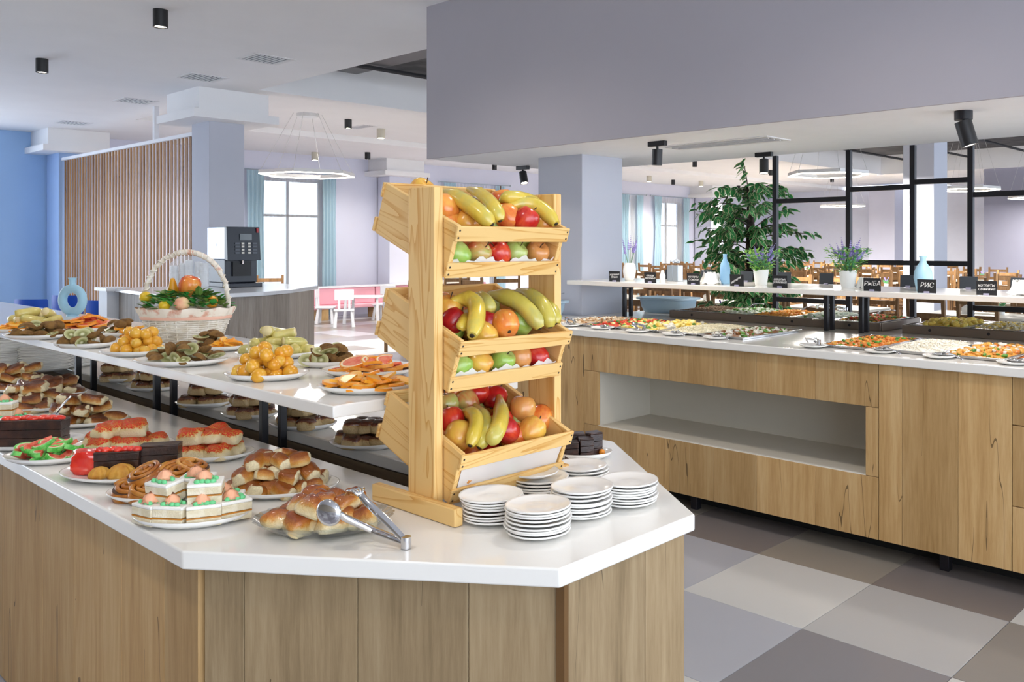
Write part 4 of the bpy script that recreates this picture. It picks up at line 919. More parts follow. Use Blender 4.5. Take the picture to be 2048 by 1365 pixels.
hpth = [(.192*math.cos(PI*t)*(1-.0*t), 0, .135+.265*math.sin(PI*t)**.8) for t in [k/40 for k in range(41)]]
MB().tube([(x, .004*math.sin(k*1.4), z+.004*math.cos(k*1.4)) for k, (x, y, z) in enumerate(hpth)], .0095, 8).obj('handle', wick, bk, True)
hp2 = []
for k in range(200):
    t = k/199; x, z = .192*math.cos(PI*t), .135+.265*math.sin(PI*t)**.8; a = k*.75; nx, nz = math.cos(PI*t), math.sin(PI*t); hp2.append((x+nx*.011*math.cos(a), .011*math.sin(a), z+nz*.011*math.cos(a)))
MB().tube(hp2, .0038, 4).obj('handle_wrap', wick, bk, True)
MB().tube([h for h in hpth[8:24]], .0125, 8).obj('handle_ribbon', fab, bk, True)
def bl(u, v, z): return Vector((bp.x, bp.y, SZ))+RT*u+FW*v+Vector((0, 0, z))
put(apm['orange'], 'artificial_apple', None, bl(.02, -.01, .245), (.2, .3, 1), 1.35, label='large orange-red artificial apple crowning the basket', cat='fruit')
MB().lathe([(0, .07), (.008, .068), (.014, .05), (.018, .03), (.026, .012), (.024, -.008), (.01, -.02), (0, -.021)], 16).obj('artificial_pear', plain('yellow pear skin', '#e0a022', .4), None, True, loc=bl(-.06, .0, .215), rot=(.15, .25, 0), label='yellow artificial pear standing in the basket', cat='fruit')
lem = plain('lemon skin', '#e6c02a', .35)
MB().ball((0, 0, 0), (.03, .026, .026), 14, 10).obj('artificial_lemon', lem, None, True, loc=bl(-.175, -.02, .195), label='artificial lemon at the left rim of the basket', cat='fruit')
MB().ball((0, 0, 0), .024, 14, 10).obj('artificial_lemon', lem, None, True, loc=bl(-.03, -.13, .165), label='small artificial lemon hanging over the basket front', cat='fruit')
MB().ball((0, 0, 0), (.033, .032, .031), 14, 10).obj('artificial_peach', plain('peach skin', '#f0cf9a', .6, c2='#e6a486', ns=18), None, True, loc=bl(.045, -.125, .172), label='pale artificial peach over the basket front', cat='fruit')
MB().ball((0, 0, 0), .028, 12, 8).obj('artificial_orange', plain('orange skin', '#eda02c', .4), None, True, loc=bl(.13, -.03, .175), label='artificial orange at the right side of the basket', cat='fruit')
lf = plain('artificial leaf green', '#2f8a3c', .5, c2='#4aa84c', ns=12); lf2 = plain('olive leaf green', '#5c7a34', .5, c2='#7fa04a', ns=12)
r = random.Random(4); lv = MB()
def leaf(b, p, d, up, L, wd, mi=0):
    d = d.normalized(); s_ = d.cross(up); s_ = s_.normalized() if s_.length > .01 else d.orthogonal().normalized(); n_ = s_.cross(d)
    pts = [p, p+d*L*.3+s_*wd*.5+n_*L*.06, p+d*L*.7+s_*wd*.38+n_*L*.04, p+d*L-n_*L*.08, p+d*L*.7-s_*wd*.38+n_*L*.04, p+d*L*.3-s_*wd*.5+n_*L*.06, p+d*L*.3-n_*L*.02, p+d*L*.7-n_*L*.03]
    b.add(pts, [(0, 1, 6), (1, 2, 7, 6), (2, 3, 7), (0, 6, 5), (6, 7, 4, 5), (7, 3, 4)], mi)
for k in range(300):
    a = r.random()*6.28; q = math.sqrt(r.random())*.95; p = bl(.185*q*math.cos(a), .14*q*math.sin(a), .13+.07*(1-q*q)+r.random()*.025)-Vector((bp.x, bp.y, SZ+.12))
    leaf(lv, p, Vector((math.cos(a)+r.uniform(-.6, .6), math.sin(a)+r.uniform(-.6, .6), r.uniform(-.1, .7))), Vector((0, 0, 1)), r.uniform(.035, .065), r.uniform(.022, .036), r.randrange(2))
put(lv.mesh('leaf_garland', [lf, lf2], False, fix=False), 'leaf_garland', None, (bp.x, bp.y, SZ+.12), label='green artificial leaf garland filling the wicker basket', cat='leaves', kind='stuff')
# ring vase
vp = ray(145)*5.35; vb = MB()
vase_b = plain('matt sky blue ceramic', '#9cc6dc', .45)
pth = [(.071*math.sin(2*PI*k/40), 0, .098-.071*math.cos(2*PI*k/40)) for k in range(41)]
vb.tube(pth, .027, 14, cap=False, flat=1.); 
for i, p in enumerate(vb.v): p.y *= .85
vb.lathe([(.024, .175), (.018, .195), (.017, .212), (.021, .228), (.025, .234), (.021, .234), (.012, .21), (0, .2)], 20); vb.lathe([(0, 0), (.034, 0), (.030, .012), (0, .012)], 20)
vb.obj('ring_vase', vase_b, None, 'auto', loc=(vp.x, vp.y, SZ), rot=(0, 0, TH-.2), label='sky blue ring-shaped vase at the back left of the shelf', cat='vase')
# ------------------------------------------------------------------ coffee bar and machine
bar_o = thing('coffee_bar', 'grey wood coffee bar with a curved front', 'counter')
bpoly = [(-10.35, 3.42), (-8.85, 3.28), (-8.50, 3.42), (-8.38, 3.75), (-8.42, 4.1), (-8.70, 4.55), (-9.26, 5.14), (-10.35, 5.14)]
MB().prism(bpoly, 1.02, 1.06).obj('bar_top', plain('pale grey bar top', '#d9dde4', .15, spec=.6), bar_o, bevel=.006)
ins = [((x+9.6)*.955-9.6, (y-4.25)*.955+4.25) for x, y in bpoly]
MB().prism([((x+9.6)*.97-9.6, (y-4.25)*.97+4.25) for x, y in ins], .02, 1.015).obj('carcass', grey_wood, bar_o)
for a, b in zip(ins[:-1], ins[1:]):
    L = math.hypot(b[0]-a[0], b[1]-a[1]); n_ = max(1, round(L/.28)); planks(bar_o, a, b, .05, 1.018, [L*k/n_ for k in range(1, n_)], grey_wood)
MB().span((-10.62, 3.36, 0), (-10.37, 3.5, 1.03)).obj('white_end_panel', plain('white panel', '#e9eef6', .5), bar_o); MB().span((-10.66, 3.33, 1.03), (-10.30, 3.55, 1.065)).obj('white_end_cap', plain('white panel cap', '#f2f5fa', .4), bar_o)
mach = thing('coffee_machine', 'tall black and silver coffee vending machine on the bar', 'coffee machine', (-9.55, 4.25, 1.06))
navy = plain('dark blue black plastic', '#1b2230', .35, spec=.5); silver = plain('silver side panel', '#b9c4d4', .3, metal=.5)
MB().span((-.49, .0, .0), (-.10, .36, .05)).span((-.10, 0, 0), (.06, .36, .045)).obj('base', navy, mach, bevel=.006)
MB().span((-.49, .004, .05), (-.06, .356, .30)).obj('lower_body', navy, mach, bevel=.006)
MB().span((-.49, .0, .30), (-.05, .36, .655)).obj('cabinet', silver, mach, bevel=.008)
MB().prism([(-.05, .30), (.0, .29), (.02, .29), (-.01, .655), (-.05, .655)], -.36, 0).obj('door', navy, mach, bevel=.004, rot=(PI/2, 0, 0))
dm = plain('display glass', '#22323c', .15); bt_ = plain('button', '#d8d4cc', .4)
MB().box((.004, .2, .545), (.012, .13, .07)).obj('display', dm, mach)
for k in range(8): MB().box((.012+.001*(k//2), .165+.07*(k % 2), .475-.034*(k//2)), (.012, .028, .02)).obj('button', bt_, mach); MB().box((.012+.001*(k//2), .105+.19*(k % 2), .475-.034*(k//2)), (.010, .05, .02)).obj('button_label', plain('button label', '#4a505c', .4), mach)
MB().box((-.05, .18, .20), (.03, .2, .16)).obj('cup_niche', plain('cup niche black', '#0c0e14', .5), mach); MB().tube([(-.02, .18, .30), (-.02, .18, .25)], .012, 8).obj('nozzle', chrome, mach); MB().box((0.003, .33, .62), (.012, .02, .05)).obj('red_badge', plain('red badge', '#b3242a', .4), mach)
MB().box((-.27, -.004, .46), (.05, .008, .03)).obj('lock', chrome, mach)
film = sheer('clear plastic bag', '#eef4fa', .3, .75); cupw = plain('white paper cup', '#eceff2', .6)
cupme = MB().lathe([(0, .30), (.030, .30), (.036, .295)]+[(.0365+.0015*(k % 2), .29-.012*k) for k in range(22)]+[(.030, 0), (0, 0)], 16).mesh('cup_stack', cupw)
for k, (x, y, n) in enumerate(((346, 579, .82), (362, 581, .9), (378, 583, 1.), (393, 582, .95), (404, 580, .9))):
    p = at(375, 581, 1.06)+Vector((-.25, .12, 0))+RT*((k-2)*.078)+FW*(.03*(k % 2)); put(cupme, 'cup_stack', None, (p.x, p.y, 1.06), (0, 0, 0), (1, 1, n), label='%s bagged sleeve of white paper cups from the left' % ORD[k], cat='cups', group='cup sleeves on the bar')
b = MB(); c0 = at(375, 581, 1.06)+Vector((-.25, .12, 0)); rr = random.Random(9)
for j in range(9):
    for i in range(20): a = 2*PI*i/20; q = (1+.08*rr.random())*(1 if j < 7 else .8-.3*(j-7)); b.v.append(Vector((RT.x*.20*q*math.cos(a)-RT.y*.07*q*math.sin(a), RT.y*.20*q*math.cos(a)+RT.x*.07*q*math.sin(a), .005+.042*j)))
b.f = [(j*20+i, j*20+(i+1) % 20, (j+1)*20+(i+1) % 20, (j+1)*20+i) for j in range(8) for i in range(20)]; b.k = [0]*len(b.f)
put(b.mesh('plastic_bag', film, True, fix=False), 'plastic_bag', None, (c0.x, c0.y, 1.06), label='clear plastic bag around the paper cup sleeves', cat='bag')
# blue chairs behind the island
blu = plain('bright blue plastic', '#1453c4', .4); 
def blue_chair(px, d, rz, lab):
    p = ray(px)*d; o = thing('plastic_chair', lab, 'chair', (p.x, p.y, 0), rz, 'blue plastic chairs')
    MB().box((0, 0, .46), (.42, .42, .03)).obj('seat', blu, o, bevel=.012)
    b = MB(); n = 8; vs = []
    for z, w in ((.50, .17), (.72, .19), (.895, .185), (.905, .175)):
        for t in (-.19, -.175):
            for i in range(n+1): u = i/n*2-1; vs.append((u*w, t-.04*(z-.5)+.05*u*u, z))
    fs = []
    for j in range(3):
        for i in range(n): a = j*2*(n+1)+i; fs += [(a, a+1, a+1+2*(n+1), a+2*(n+1)), (a+n+1, a+n+1+2*(n+1), a+n+2+2*(n+1), a+n+2)]
    b.add(vs, fs); b.obj('backrest', blu, o, 'auto')
    for x in (-.17, .17):
        for y in (-.17, .17): MB().tube([(x, y, .45), (x*1.15, y*1.15, 0)], .012, 8).obj('leg', chrome, o)
blue_chair(80, 10.1, TH+.0, 'blue plastic chair left of the ring vase'); blue_chair(221, 9.9, TH+.1, 'blue plastic chair right of the ring vase'); blue_chair(150, 10.9, TH, 'blue plastic chair seen through the ring vase')
# ------------------------------------------------------------------ children's corner
kw_ = plain('white plastic', '#eef0f6', .45)
def kid_chair(px, py_, rz, lab):
    p = at(px, py_, 0); o = thing('childrens_chair', lab, 'chair', (p.x, p.y, 0), rz)
    MB().box((0, 0, .31), (.36, .34, .03)).obj('seat', kw_, o, bevel=.012); MB().box((0, -.165, .60), (.34, .03, .20)).obj('backrest', kw_, o, bevel=.014, seg=3)
    for x in (-.09, .09): MB().tube([(x, -.155, .31), (x, -.165, .52)], .022, 8).obj('back_support', kw_, o)
    for x in (-.13, .13):
        for y in (-.12, .12): MB().tube([(x, y, .30), (x*1.25, y*1.25, 0)], [.02, .034], 8).obj('leg', kw_, o)
kid_chair(688, 654, TH+.35, 'white children\'s chair in front of the small table'); kid_chair(652, 647, TH-1.4, 'white children\'s chair half hidden at the left of the small table')
kid_chair(768, 640, TH+PI-.2, 'white children\'s chair behind the small table'); kid_chair(792, 654, TH+1.5, 'white children\'s chair at the right against the fruit crate')
p = at(730, 646, 0); kt = thing('childrens_table', 'low white children\'s table in the pink corner', 'table', (p.x, p.y, 0), TH)
MB().box((0, 0, .51), (.75, .6, .035)).obj('table_top', kw_, kt, bevel=.012)
for x in (-.3, .3):
    for y in (-.22, .22): MB().tube([(x, y, .5), (x*1.08, y*1.08, 0)], [.025, .035], 8).obj('leg', kw_, kt)
pink = plain('pink padding', '#f2b2c2', .6); bn = thing('pink_bench', 'long pink padded bench along the window wall', 'bench', (-16.66, 11.2, 0))
for k in range(3): MB().span((-.12, -2.2+k*1.5, .3), (.12, -.72+k*1.5, .64)).obj('back_cushion', pink, bn, bevel=.02); MB().span((-.1, -2.2+k*1.5, .22), (.30, -.72+k*1.5, .30)).obj('seat_cushion', pink, bn, bevel=.02)
MB().span((-.12, -2.2, .64), (.14, 2.3, .67)).obj('top_ledge', kw_, bn); 
for y in (-2.0, -.7, .7, 2.0): MB().span((.0, y-.12, 0), (.28, y+.12, .22)).obj('wooden_foot', oak, bn)
# ------------------------------------------------------------------ pans of hot food
def pan(x0, x1, y0, y1, z, lab, deep=.06):
    o = thing('food_pan', lab, 'pan', ((x0+x1)/2, (y0+y1)/2, z)); w, l = (x1-x0)/2, (y1-y0)/2; t = .016
    b = MB()
    for s_ in (-1, 1): b.box((s_*(w-t/2), 0, .012), (t, 2*l, .004)).box((0, s_*(l-t/2), .012), (2*w-2*t, t, .004))
    b.obj('rim', steel, o, bevel=.0015); b = MB()
    for s_ in (-1, 1): b.box((s_*(w-t), 0, .006), (.002, 2*l-2*t, .012)).box((0, s_*(l-t), .006), (2*w-2*t, .002, .012))
    b.box((0, 0, .002), (2*w-2*t, 2*l-2*t, .002)); b.obj('tray', steel, o)
    return o
def chips(x0, x1, y0, y1, z, mats, n, size, mound, name, lab, seed, flat=.45, h=.012):
    r = random.Random(seed); b = MB(); w, l = (x1-x0)/2-.022, (y1-y0)/2-.022
    nx, ny = 8, 14; vs = [(w*(2*i/nx-1), l*(2*j/ny-1), h*.6+mound*(1-(2*i/nx-1)**4)*(1-(2*j/ny-1)**4)*.85) for j in range(ny+1) for i in range(nx+1)]
    b.add(vs, [(j*(nx+1)+i, j*(nx+1)+i+1, (j+1)*(nx+1)+i+1, (j+1)*(nx+1)+i) for j in range(ny) for i in range(nx)], 0)
    tot = sum(m[1] for m in mats)
    for k in range(n):
        u, v = r.uniform(-1, 1), r.uniform(-1, 1); q = r.uniform(0, tot); mi = 0; fx = 1.
        for mi, m in enumerate(mats):
            q -= m[1]
            if q <= 0: break
        fx = mats[mi][2] if len(mats[mi]) > 2 else 1.
        s_ = size*r.uniform(.6, 1.3)*fx
        b.ball((u*w*.95, v*l*.95, h*.6+mound*(1-u**4)*(1-v**4)+s_*.15), (s_, s_*r.uniform(.45, .8), s_*flat), 7, 4, mi, R=Euler((r.uniform(-.5, .5), r.uniform(-.5, .5), r.random()*6)).to_matrix())
    put(b.mesh(name, [m[0] for m in mats], True, fix=False), name, None, ((x0+x1)/2, (y0+y1)/2, z), label=lab, cat='food', kind='stuff')
fm = lambda nm, c, c2: plain(nm, c, .45, c2=c2, ns=30)
rice = fm('boiled rice', '#ece6cf', '#d9cfae'); rice2 = fm('white rice', '#f2efe6', '#ddd6c4'); herb = fm('chopped herbs', '#3f7a24', '#5f9a34'); onion = fm('onion rings', '#ece9e0', '#d6d2c4'); tom = fm('tomato', '#d8502e', '#c23a22'); egg = fm('egg yellow', '#e8c64a', '#f0e0a0'); stew = fm('orange stew', '#c8681c', '#d88c34'); meat = fm('browned meat', '#7a4a26', '#96622f'); buck = fm('buckwheat', '#7c6450', '#8f7862'); pasta = fm('orange pasta', '#e3a94c', '#d9963a'); cabb = fm('pale cabbage', '#dfe6dc', '#c4d0c0'); mush = fm('creamy mushrooms', '#dccdb4', '#b48c5e'); pot = fm('potatoes', '#e6cf6a', '#d4b650')
YA, YB = 4.05, 4.68; YC, YD = 5.02, 5.56
FRONT = [(-4.35, 'mushrooms in cream beside the grey pillar', [(mush, 3), (onion, 2), (meat, 1)], 130, .016), (-4.03, 'tomatoes with chopped herbs', [(tom, 2), (herb, 3, .8), (egg, 1)], 150, .016), (-3.71, 'stuffed eggs with herbs', [(egg, 3, 1.6), (onion, 1, 1.4), (herb, 1)], 70, .018), (-3.39, 'creamy boiled rice', None, 0, 0), (-3.07, 'meat under onion rings and herbs', [(meat, 2), (onion, 3, 1.1), (herb, 1.2)], 170, .015),
         (-2.30, 'orange vegetable stew with parsley', [(stew, 5), (herb, 1.6), (pasta, 2)], 200, .014), (-1.98, 'plain white rice', None, 1, 0), (-1.66, 'pasta and fried onions', [(pasta, 3, 1.3), (onion, 2.2, 1.2), (herb, 1.2), (stew, 1)], 160, .017), (-1.34, 'stew at the right edge', [(stew, 4), (pasta, 2), (herb, 1)], 150, .015), (-1.02, 'cutlets beyond the right edge', [(meat, 4, 1.4), (herb, 1)], 90, .02)]
def ricepan(x, y0, y1, z, k, nm, seed, wd=.32):
    chips(x, x+wd, y0, y1, z, [((rice, rice2)[k], 1)], 900, .0065, .022, 'rice', 'mound of %s in a steel pan on the hot counter' % nm, seed, .4)
for n_, (x, nm, ms, n, s_) in enumerate(FRONT):
    pan(x, x+.315, YA, YB, RZ+.001, 'steel pan of %s in the front row' % nm)
    if ms is None: ricepan(x, YA, YB, RZ+.001, n, nm, n_)
    else: chips(x, x+.315, YA, YB, RZ+.001, ms, n, s_, .012, 'hot_dish', '%s in the front row of the hot counter' % nm, n_)
BACK = [(-4.02, 'brown buckwheat', [(buck, 1)], 500, .008), (-3.70, 'green salad with cabbage', [(cabb, 3), (herb, 2)], 160, .016), (-3.38, 'orange pasta', [(pasta, 3), (stew, 1)], 170, .014), (-3.06, 'shredded white cabbage', [(cabb, 5, 1.3), (herb, .8)], 170, .016), (-2.74, 'mixed peppers and herbs', [(meat, 2), (tom, 2), (herb, 2), (pasta, 1)], 170, .014),
        (-2.22, 'boiled potatoes with dill', [(pot, 4, 1.6), (herb, 1)], 80, .018), (-1.90, 'buttered noodles', [(rice, 3), (pot, 2)], 240, .012), (-1.58, 'fried vegetables', [(stew, 2), (cabb, 3), (herb, 1)], 150, .015), (-1.26, 'braised cabbage', [(cabb, 3), (meat, 1)], 150, .015)]
for (a, b, lab) in ((-4.05, -2.40, 'left'), (-2.26, -.9, 'right')):
    o = thing('bain_marie', 'low steel warming trough under the rear pans, %s section' % lab, 'food warmer', ((a+b)/2, (YC+YD)/2, RZ))
    wb = plain('brown grey warmer steel', '#7d7166', .35, metal=.7); hw = (b-a)/2; hl = (YD-YC)/2+.015
    for s_ in (-1, 1): MB().box((0, s_*hl, .026), (2*hw, .012, .05)).obj('trough_wall', wb, o, bevel=.002); MB().box((s_*hw, 0, .026), (.012, 2*hl-.012, .05)).obj('trough_wall', wb, o, bevel=.002)
    for k in range(4): MB().lathe([(0, .002), (.009, .002), (.009, 0), (0, 0)], 12).obj('rivet', black_metal, o, loc=(-hw+(k+.5)*2*hw/4, -hl-.006, .028), rot=(PI/2, 0, 0))
for n_, (x, nm, ms, n, s_) in enumerate(BACK):
    pan(x, x+.315, YC, YD, RZ+.04, 'steel pan of %s in the rear row' % nm); chips(x, x+.315, YC, YD, RZ+.04, ms, n, s_, .016, 'hot_dish', '%s in the rear row of the hot counter' % nm, 50+n_)
# saucers with serving spoons and tongs along the front edge
spoon_me = MB().ball((0, 0, .012), (.032, .024, .007), 12, 6).tube([(.028, 0, .014), (.06, 0, .024), (.13, 0, .016), (.17, 0, .004)], [.006, .004, .004, .006], 6).mesh('spoon', chrome, True)
def small_tongs(loc, rz, lab):
    o = thing('serving_tongs', lab, 'tongs', loc, rz)
    for s_ in (-1, 1):
        MB().tube([(-.12, 0, .03), (-.04, s_*.012, .035), (.04, s_*.026, .03), (.075, s_*.024, .018)], [.008, .008, .008, .006], 7, flat=.5).obj('arm', chrome, o, 'auto')
        b = MB()
        for k in range(5): b.tube([(.03+.014*k, s_*.026, .03), (.03+.014*k, s_*.018, .008)], [.004, .002], 5)
        b.obj('teeth', chrome, o)
    MB().tube([(-.122, 0, .018), (-.122, 0, .042)], .011, 10).obj('hinge', chrome, o)
EDGE = [(1240, 655, 1, 'spoon', 'beside the tomato pan'), (1372, 668, 1, 'spoon', 'below the rice pan on the left'), (1455, 675, 1, 'spoon', 'below the meat pan'), (1785, 701, 1, 'spoon', 'below the white rice pan'), (1895, 712, 1, 'spoon', 'below the pasta pan'), (2045, 724, 1, 'spoon', 'at the right edge'), (1300, 662, 1, 'tongs', 'below the stuffed egg pan'), (1190, 648, 1, 'tongs', 'at the left end'), (1678, 686, 1, 'tongs', 'between the two rows of front pans')]
for (x, y, k, kind, lab) in EDGE:
    p = at(x, y, RZ); p.y = max(p.y, 3.99) if p.y < 3.99 else min(p.y, 4.02)
    put(pl, 'saucer', None, (p.x, p.y, RZ+.0006), (0, 0, x), (.95, .95, 1), label='white saucer under the serving %s %s' % (kind, lab), cat='plate')
    if kind == 'spoon': put(spoon_me, 'serving_spoon', None, (p.x, p.y, RZ+.008), (0, 0, -.55), 1., label='steel serving spoon %s on the hot counter' % lab, cat='spoon')
    else: small_tongs((p.x, p.y, RZ+.009), 2.3 if x > 1500 else -.6, 'steel serving tongs %s on the hot counter' % lab)
for (x, lab) in ((-3.75, 'behind the green salad'), (-3.30, 'behind the orange pasta'), (-2.72, 'behind the mixed peppers'), (-1.75, 'behind the noodles')):
    put(spoon_me, 'serving_spoon', None, (x, 5.585, RZ+.04), (0, -.25, -.3), 1.1, label='steel serving spoon %s at the far edge of the hot counter' % lab, cat='spoon')
small_tongs((-3.02, 5.57, RZ+.06), .3, 'steel serving tongs behind the shredded cabbage')
# grey blue tubs of cutlery
tubm = plain('pale blue plastic', '#a9c4d8', .45)
def tub(x, y, rz, lab, full):
    o = thing('cutlery_tub', lab, 'tub', (x, y, RZ), rz); o.scale = (.9,)*3; b = MB(); rr_ = [(.20, .13, 0), (.225, .15, .05), (.235, .16, .11), (.265, .185, .115), (.265, .185, .13), (.235, .16, .13), (.20, .13, .01)]
    vs = []; 
    for (a, c, z) in rr_:
        for i in range(24): t = 2*PI*i/24; e = .45; vs.append((a*math.copysign(abs(math.cos(t))**e, math.cos(t)), c*math.copysign(abs(math.sin(t))**e, math.sin(t)), z))
    n = len(rr_); b.add(vs, [(j*24+i, j*24+(i+1) % 24, (j+1)*24+(i+1) % 24, (j+1)*24+i) for j in range(n-1) for i in range(24)]+[tuple(range(24))[::-1], tuple(range((n-1)*24, n*24))]); b.obj('tub_body', tubm, o, 'auto')
    if full:
        r = random.Random(2)
        for k in range(9):
            q = Vector((x, y, RZ)); put(spoon_me, 'spoon', None, q+Vector((r.uniform(-.12, .12), r.uniform(-.07, .07), .11)), (r.uniform(-.5, .5), r.uniform(-.9, .2), r.random()*6), .8, label='steel spoon heaped in the pale blue tub beside the pillar', cat='spoon', group='spoons in the tub')
tub(-4.86, 4.42, .15, 'pale blue plastic tub of cutlery left of the grey pillar', True); tub(-4.37, 5.38, .1, 'pale blue plastic tub behind the left shelf posts', False)
# ------------------------------------------------------------------ name cards on the hot counter's shelf
HZ = 1.258
slate = plain('black chalk card', '#1e1f23', .7); slate_b = plain('grey card back', '#3a4048', .7); chalk = plain('white chalk', '#f0f0ee', .9); clipm = plain('grey lilac card clip', '#a7a3bd', .4)
card_me = MB().box((0, 0, .037), (.105, .0025, .074)).mesh('card', slate, bevel=.0006, seg=1); cardb_me = MB().box((0, 0, .037), (.105, .0025, .074)).mesh('card', slate_b, bevel=.0006, seg=1)
clip_me = MB().box((0, 0, .005), (.028, .022, .010)).mesh('clip', clipm, bevel=.001, seg=1)
def text_mesh(t, size, shear):
    cu = bpy.data.curves.new('writing', 'FONT'); cu.body = t; cu.size = size; cu.align_x = 'CENTER'; cu.align_y = 'CENTER'; cu.shear = shear; cu.extrude = .0002; cu.offset = .0002; cu.resolution_u = 2; cu.space_line = .85
    ob = bpy.data.objects.new('writing', cu); COL.objects.link(ob); bpy.context.view_layer.update()
    me = bpy.data.meshes.new_from_object(ob.evaluated_get(bpy.context.evaluated_depsgraph_get())); bpy.data.objects.remove(ob); bpy.data.curves.remove(cu)
    me.materials.clear(); me.materials.append(chalk); return me
def card(x, y, text, lab, size=.022, rot=0, face=-1):
    o = thing('name_card', lab, 'sign', (x, y, HZ), 0 if face < 0 else PI)
    put(card_me if text else cardb_me, 'card', o, (0, 0, .001), (.06, 0, 0)); put(clip_me, 'clip', o, (0, 0, .0005))
    if text: put(text_mesh(text, size, .25), 'writing', o, (0, -.0046, .043), (PI/2+.06, rot, 0))
for (a, b, t, sz, rot, lab) in ((1218, 1241, 'жареные\nблины', .021, -.05, 'leftmost black chalk card, beside the white lavender vase'), (1289, 1312.5, 'овощи\nжареные', .021, 0, 'black chalk card with two written lines beside the salt cellar'), (1375, 1399.5, 'котлеты\nс сыром', .021, 0, 'black chalk card with two written lines beside the napkin heap'), (1460, 1488, 'макароны', .020, -.5, 'black chalk card with one slanting word beside the blue bottle'), (1545, 1575, 'шашлык\n(свинина)', .021, 0, 'black chalk card with a bracketed second line, beside the ficus'), (1727, 1762, 'РЫБА', .036, -.03, 'black chalk card with the four-letter word for fish in capitals'), (1835, 1872.5, 'РИС', .036, 0, 'black chalk card with the three-letter word for rice in capitals'), (1952.6, 1994, 'котлеты\nсвинина', .022, -.03, 'rightmost black chalk card with two written lines')):
    card(on_y((a+b)/2, 4.585), 4.585, t, lab, sz, rot)
for k, (a, b, lab) in enumerate(((1401, 1423, 'beside the crumpled napkins'), (1479, 1506, 'behind the slanted macaroni card'), (1330, 1352, 'behind the grey cutlery holder'), (1555, 1582, 'right of the smaller lavender pot'), (1639, 1666, 'left of the larger lavender pot'), (1804, 1828.6, 'left of the pale blue vase'), (1920, 1954.5, 'right of the pale blue vase'), (2022, 2058, 'at the right edge'))):
    card(on_y((a+b)/2, 5.16), 5.16, None, 'back of a dark card on the shelf rear, '+lab, face=1)
# ------------------------------------------------------------------ vases, pots and napkins on the shelf
whitec = plain('white ceramic', '#f2f2f0', .3); pblue = plain('pale blue ceramic', '#a5cfe6', .4); lblue = plain('clear blue ceramic', '#8fbce0', .35)
def spot_on(px, y): return Vector((on_y(px, y), y, HZ))
lav_st = plain('lavender stem', '#6f8f74', .6); lav_fl = plain('lavender flower', '#8f82c4', .7, c2='#a99bd6', ns=30); bushg = plain('light green foliage', '#86c24a', .6, c2='#a4d45c', ns=20); bushd = plain('grey green foliage', '#4f9a5c', .6, c2='#6fae7c', ns=20)
def lavender(o, z, n, L, spread, seed, bush, wild=0., flower=1.):
    r = random.Random(seed); st, fl = MB(), MB()
    for k in range(n):
        a = r.random()*6.28; q = r.uniform(.1, 1)*spread; d = Vector((q*math.cos(a), q*math.sin(a), 1)).normalized(); l = L*r.uniform(.65, 1.1); p0 = Vector((.012*math.cos(a), .012*math.sin(a), z)); p1 = p0+d*l*.6; p2 = p0+d*l+Vector((0, 0, -wild*q*.03))
        b = MB().tube([p0, p1], .0018, 4); b.obj('stem', lav_st, o)
        b = MB(); m = 7
        for j in range(m):
            t = j/(m-1); c = p1.lerp(p2, t)
            for i in range(3): an = i*2.1+j; b.ball(c+Vector((math.cos(an), math.sin(an), 0))*.005*(1.1-t), (.006*(1.15-.7*t)*flower,)*3, 5, 4)
        b.obj('flower_spike', lav_fl, o)
    if bush:
        for mm, nm in ((bushg, 'foliage'), (bushd, 'foliage')):
            b = MB()
            for k in range(bush):
                a = r.random()*6.28; q = math.sqrt(r.random()); hh = r.random(); p = Vector((spread*.10*q*math.cos(a)*(.6+1.1*hh), spread*.10*q*math.sin(a)*(.6+1.1*hh), z+.005+hh*L*.68))
                leaf(b, p, Vector((math.cos(a)+r.uniform(-.8, .8), math.sin(a)+r.uniform(-.8, .8), r.uniform(-.2, 1))), Vector((0, 0, 1)), r.uniform(.018, .034), r.uniform(.010, .019))
            put(b.mesh(nm, mm, False, fix=False), nm, o, kind='stuff')
p = spot_on(1259, 4.80); o = thing('flower_vase', 'white egg-shaped vase with dry lavender beside the grey pillar', 'vase', p)
MB().lathe([(0, 0), (.030, 0), (.042, .03), (.048, .07), (.044, .105), (.034, .128), (.030, .13), (.026, .126), (0, .11)], 24).obj('vase_body', whitec, o, True); lavender(o, .12, 9, .20, .35, 3, 0, 0, .9)
for (px, lab, seed, s_) in ((1522, 'white pot of lavender in front of the ficus', 5, 1.), (1696, 'white pot of bushy lavender in the middle of the shelf', 8, 1.05)):
    p = spot_on(px, 4.86); o = thing('flower_pot', lab, 'plant', p); o.scale = (s_,)*3
    MB().lathe([(0, 0), (.038, 0), (.042, .02), (.052, .098), (.055, .10), (.050, .10), (.047, .085), (0, .085)], 24).obj('pot', whitec, o, 'auto'); lavender(o, .085, 20, .20, .85, seed, 240, 1.)
p = spot_on(1450, 4.78); MB().lathe([(0, 0), (.032, 0), (.034, .01), (.034, .105), (.029, .135), (.014, .165), (.012, .185), (.015, .20), (.012, .20), (.009, .18), (0, .17)], 24).obj('bottle_vase', lblue, None, True, loc=p, label='slender clear blue bottle vase beside the white napkins', cat='vase')
p = spot_on(1846, 4.78); vb = MB().lathe([(0, 0), (.036, 0), (.044, .03), (.053, .075), (.050, .11), (.034, .14), (.020, .16), (.017, .18), (.024, .20), (.021, .20), (.013, .18), (0, .17)], 28, wob=lambda a, r, z: 1-.10*max(0, math.cos(a+2.4))**10*(z < .12))
vb.obj('vase', pblue, None, True, loc=p, label='pale blue rounded vase behind the rice card', cat='vase')
nap = plain('white paper napkin', '#f4f3f0', .8)
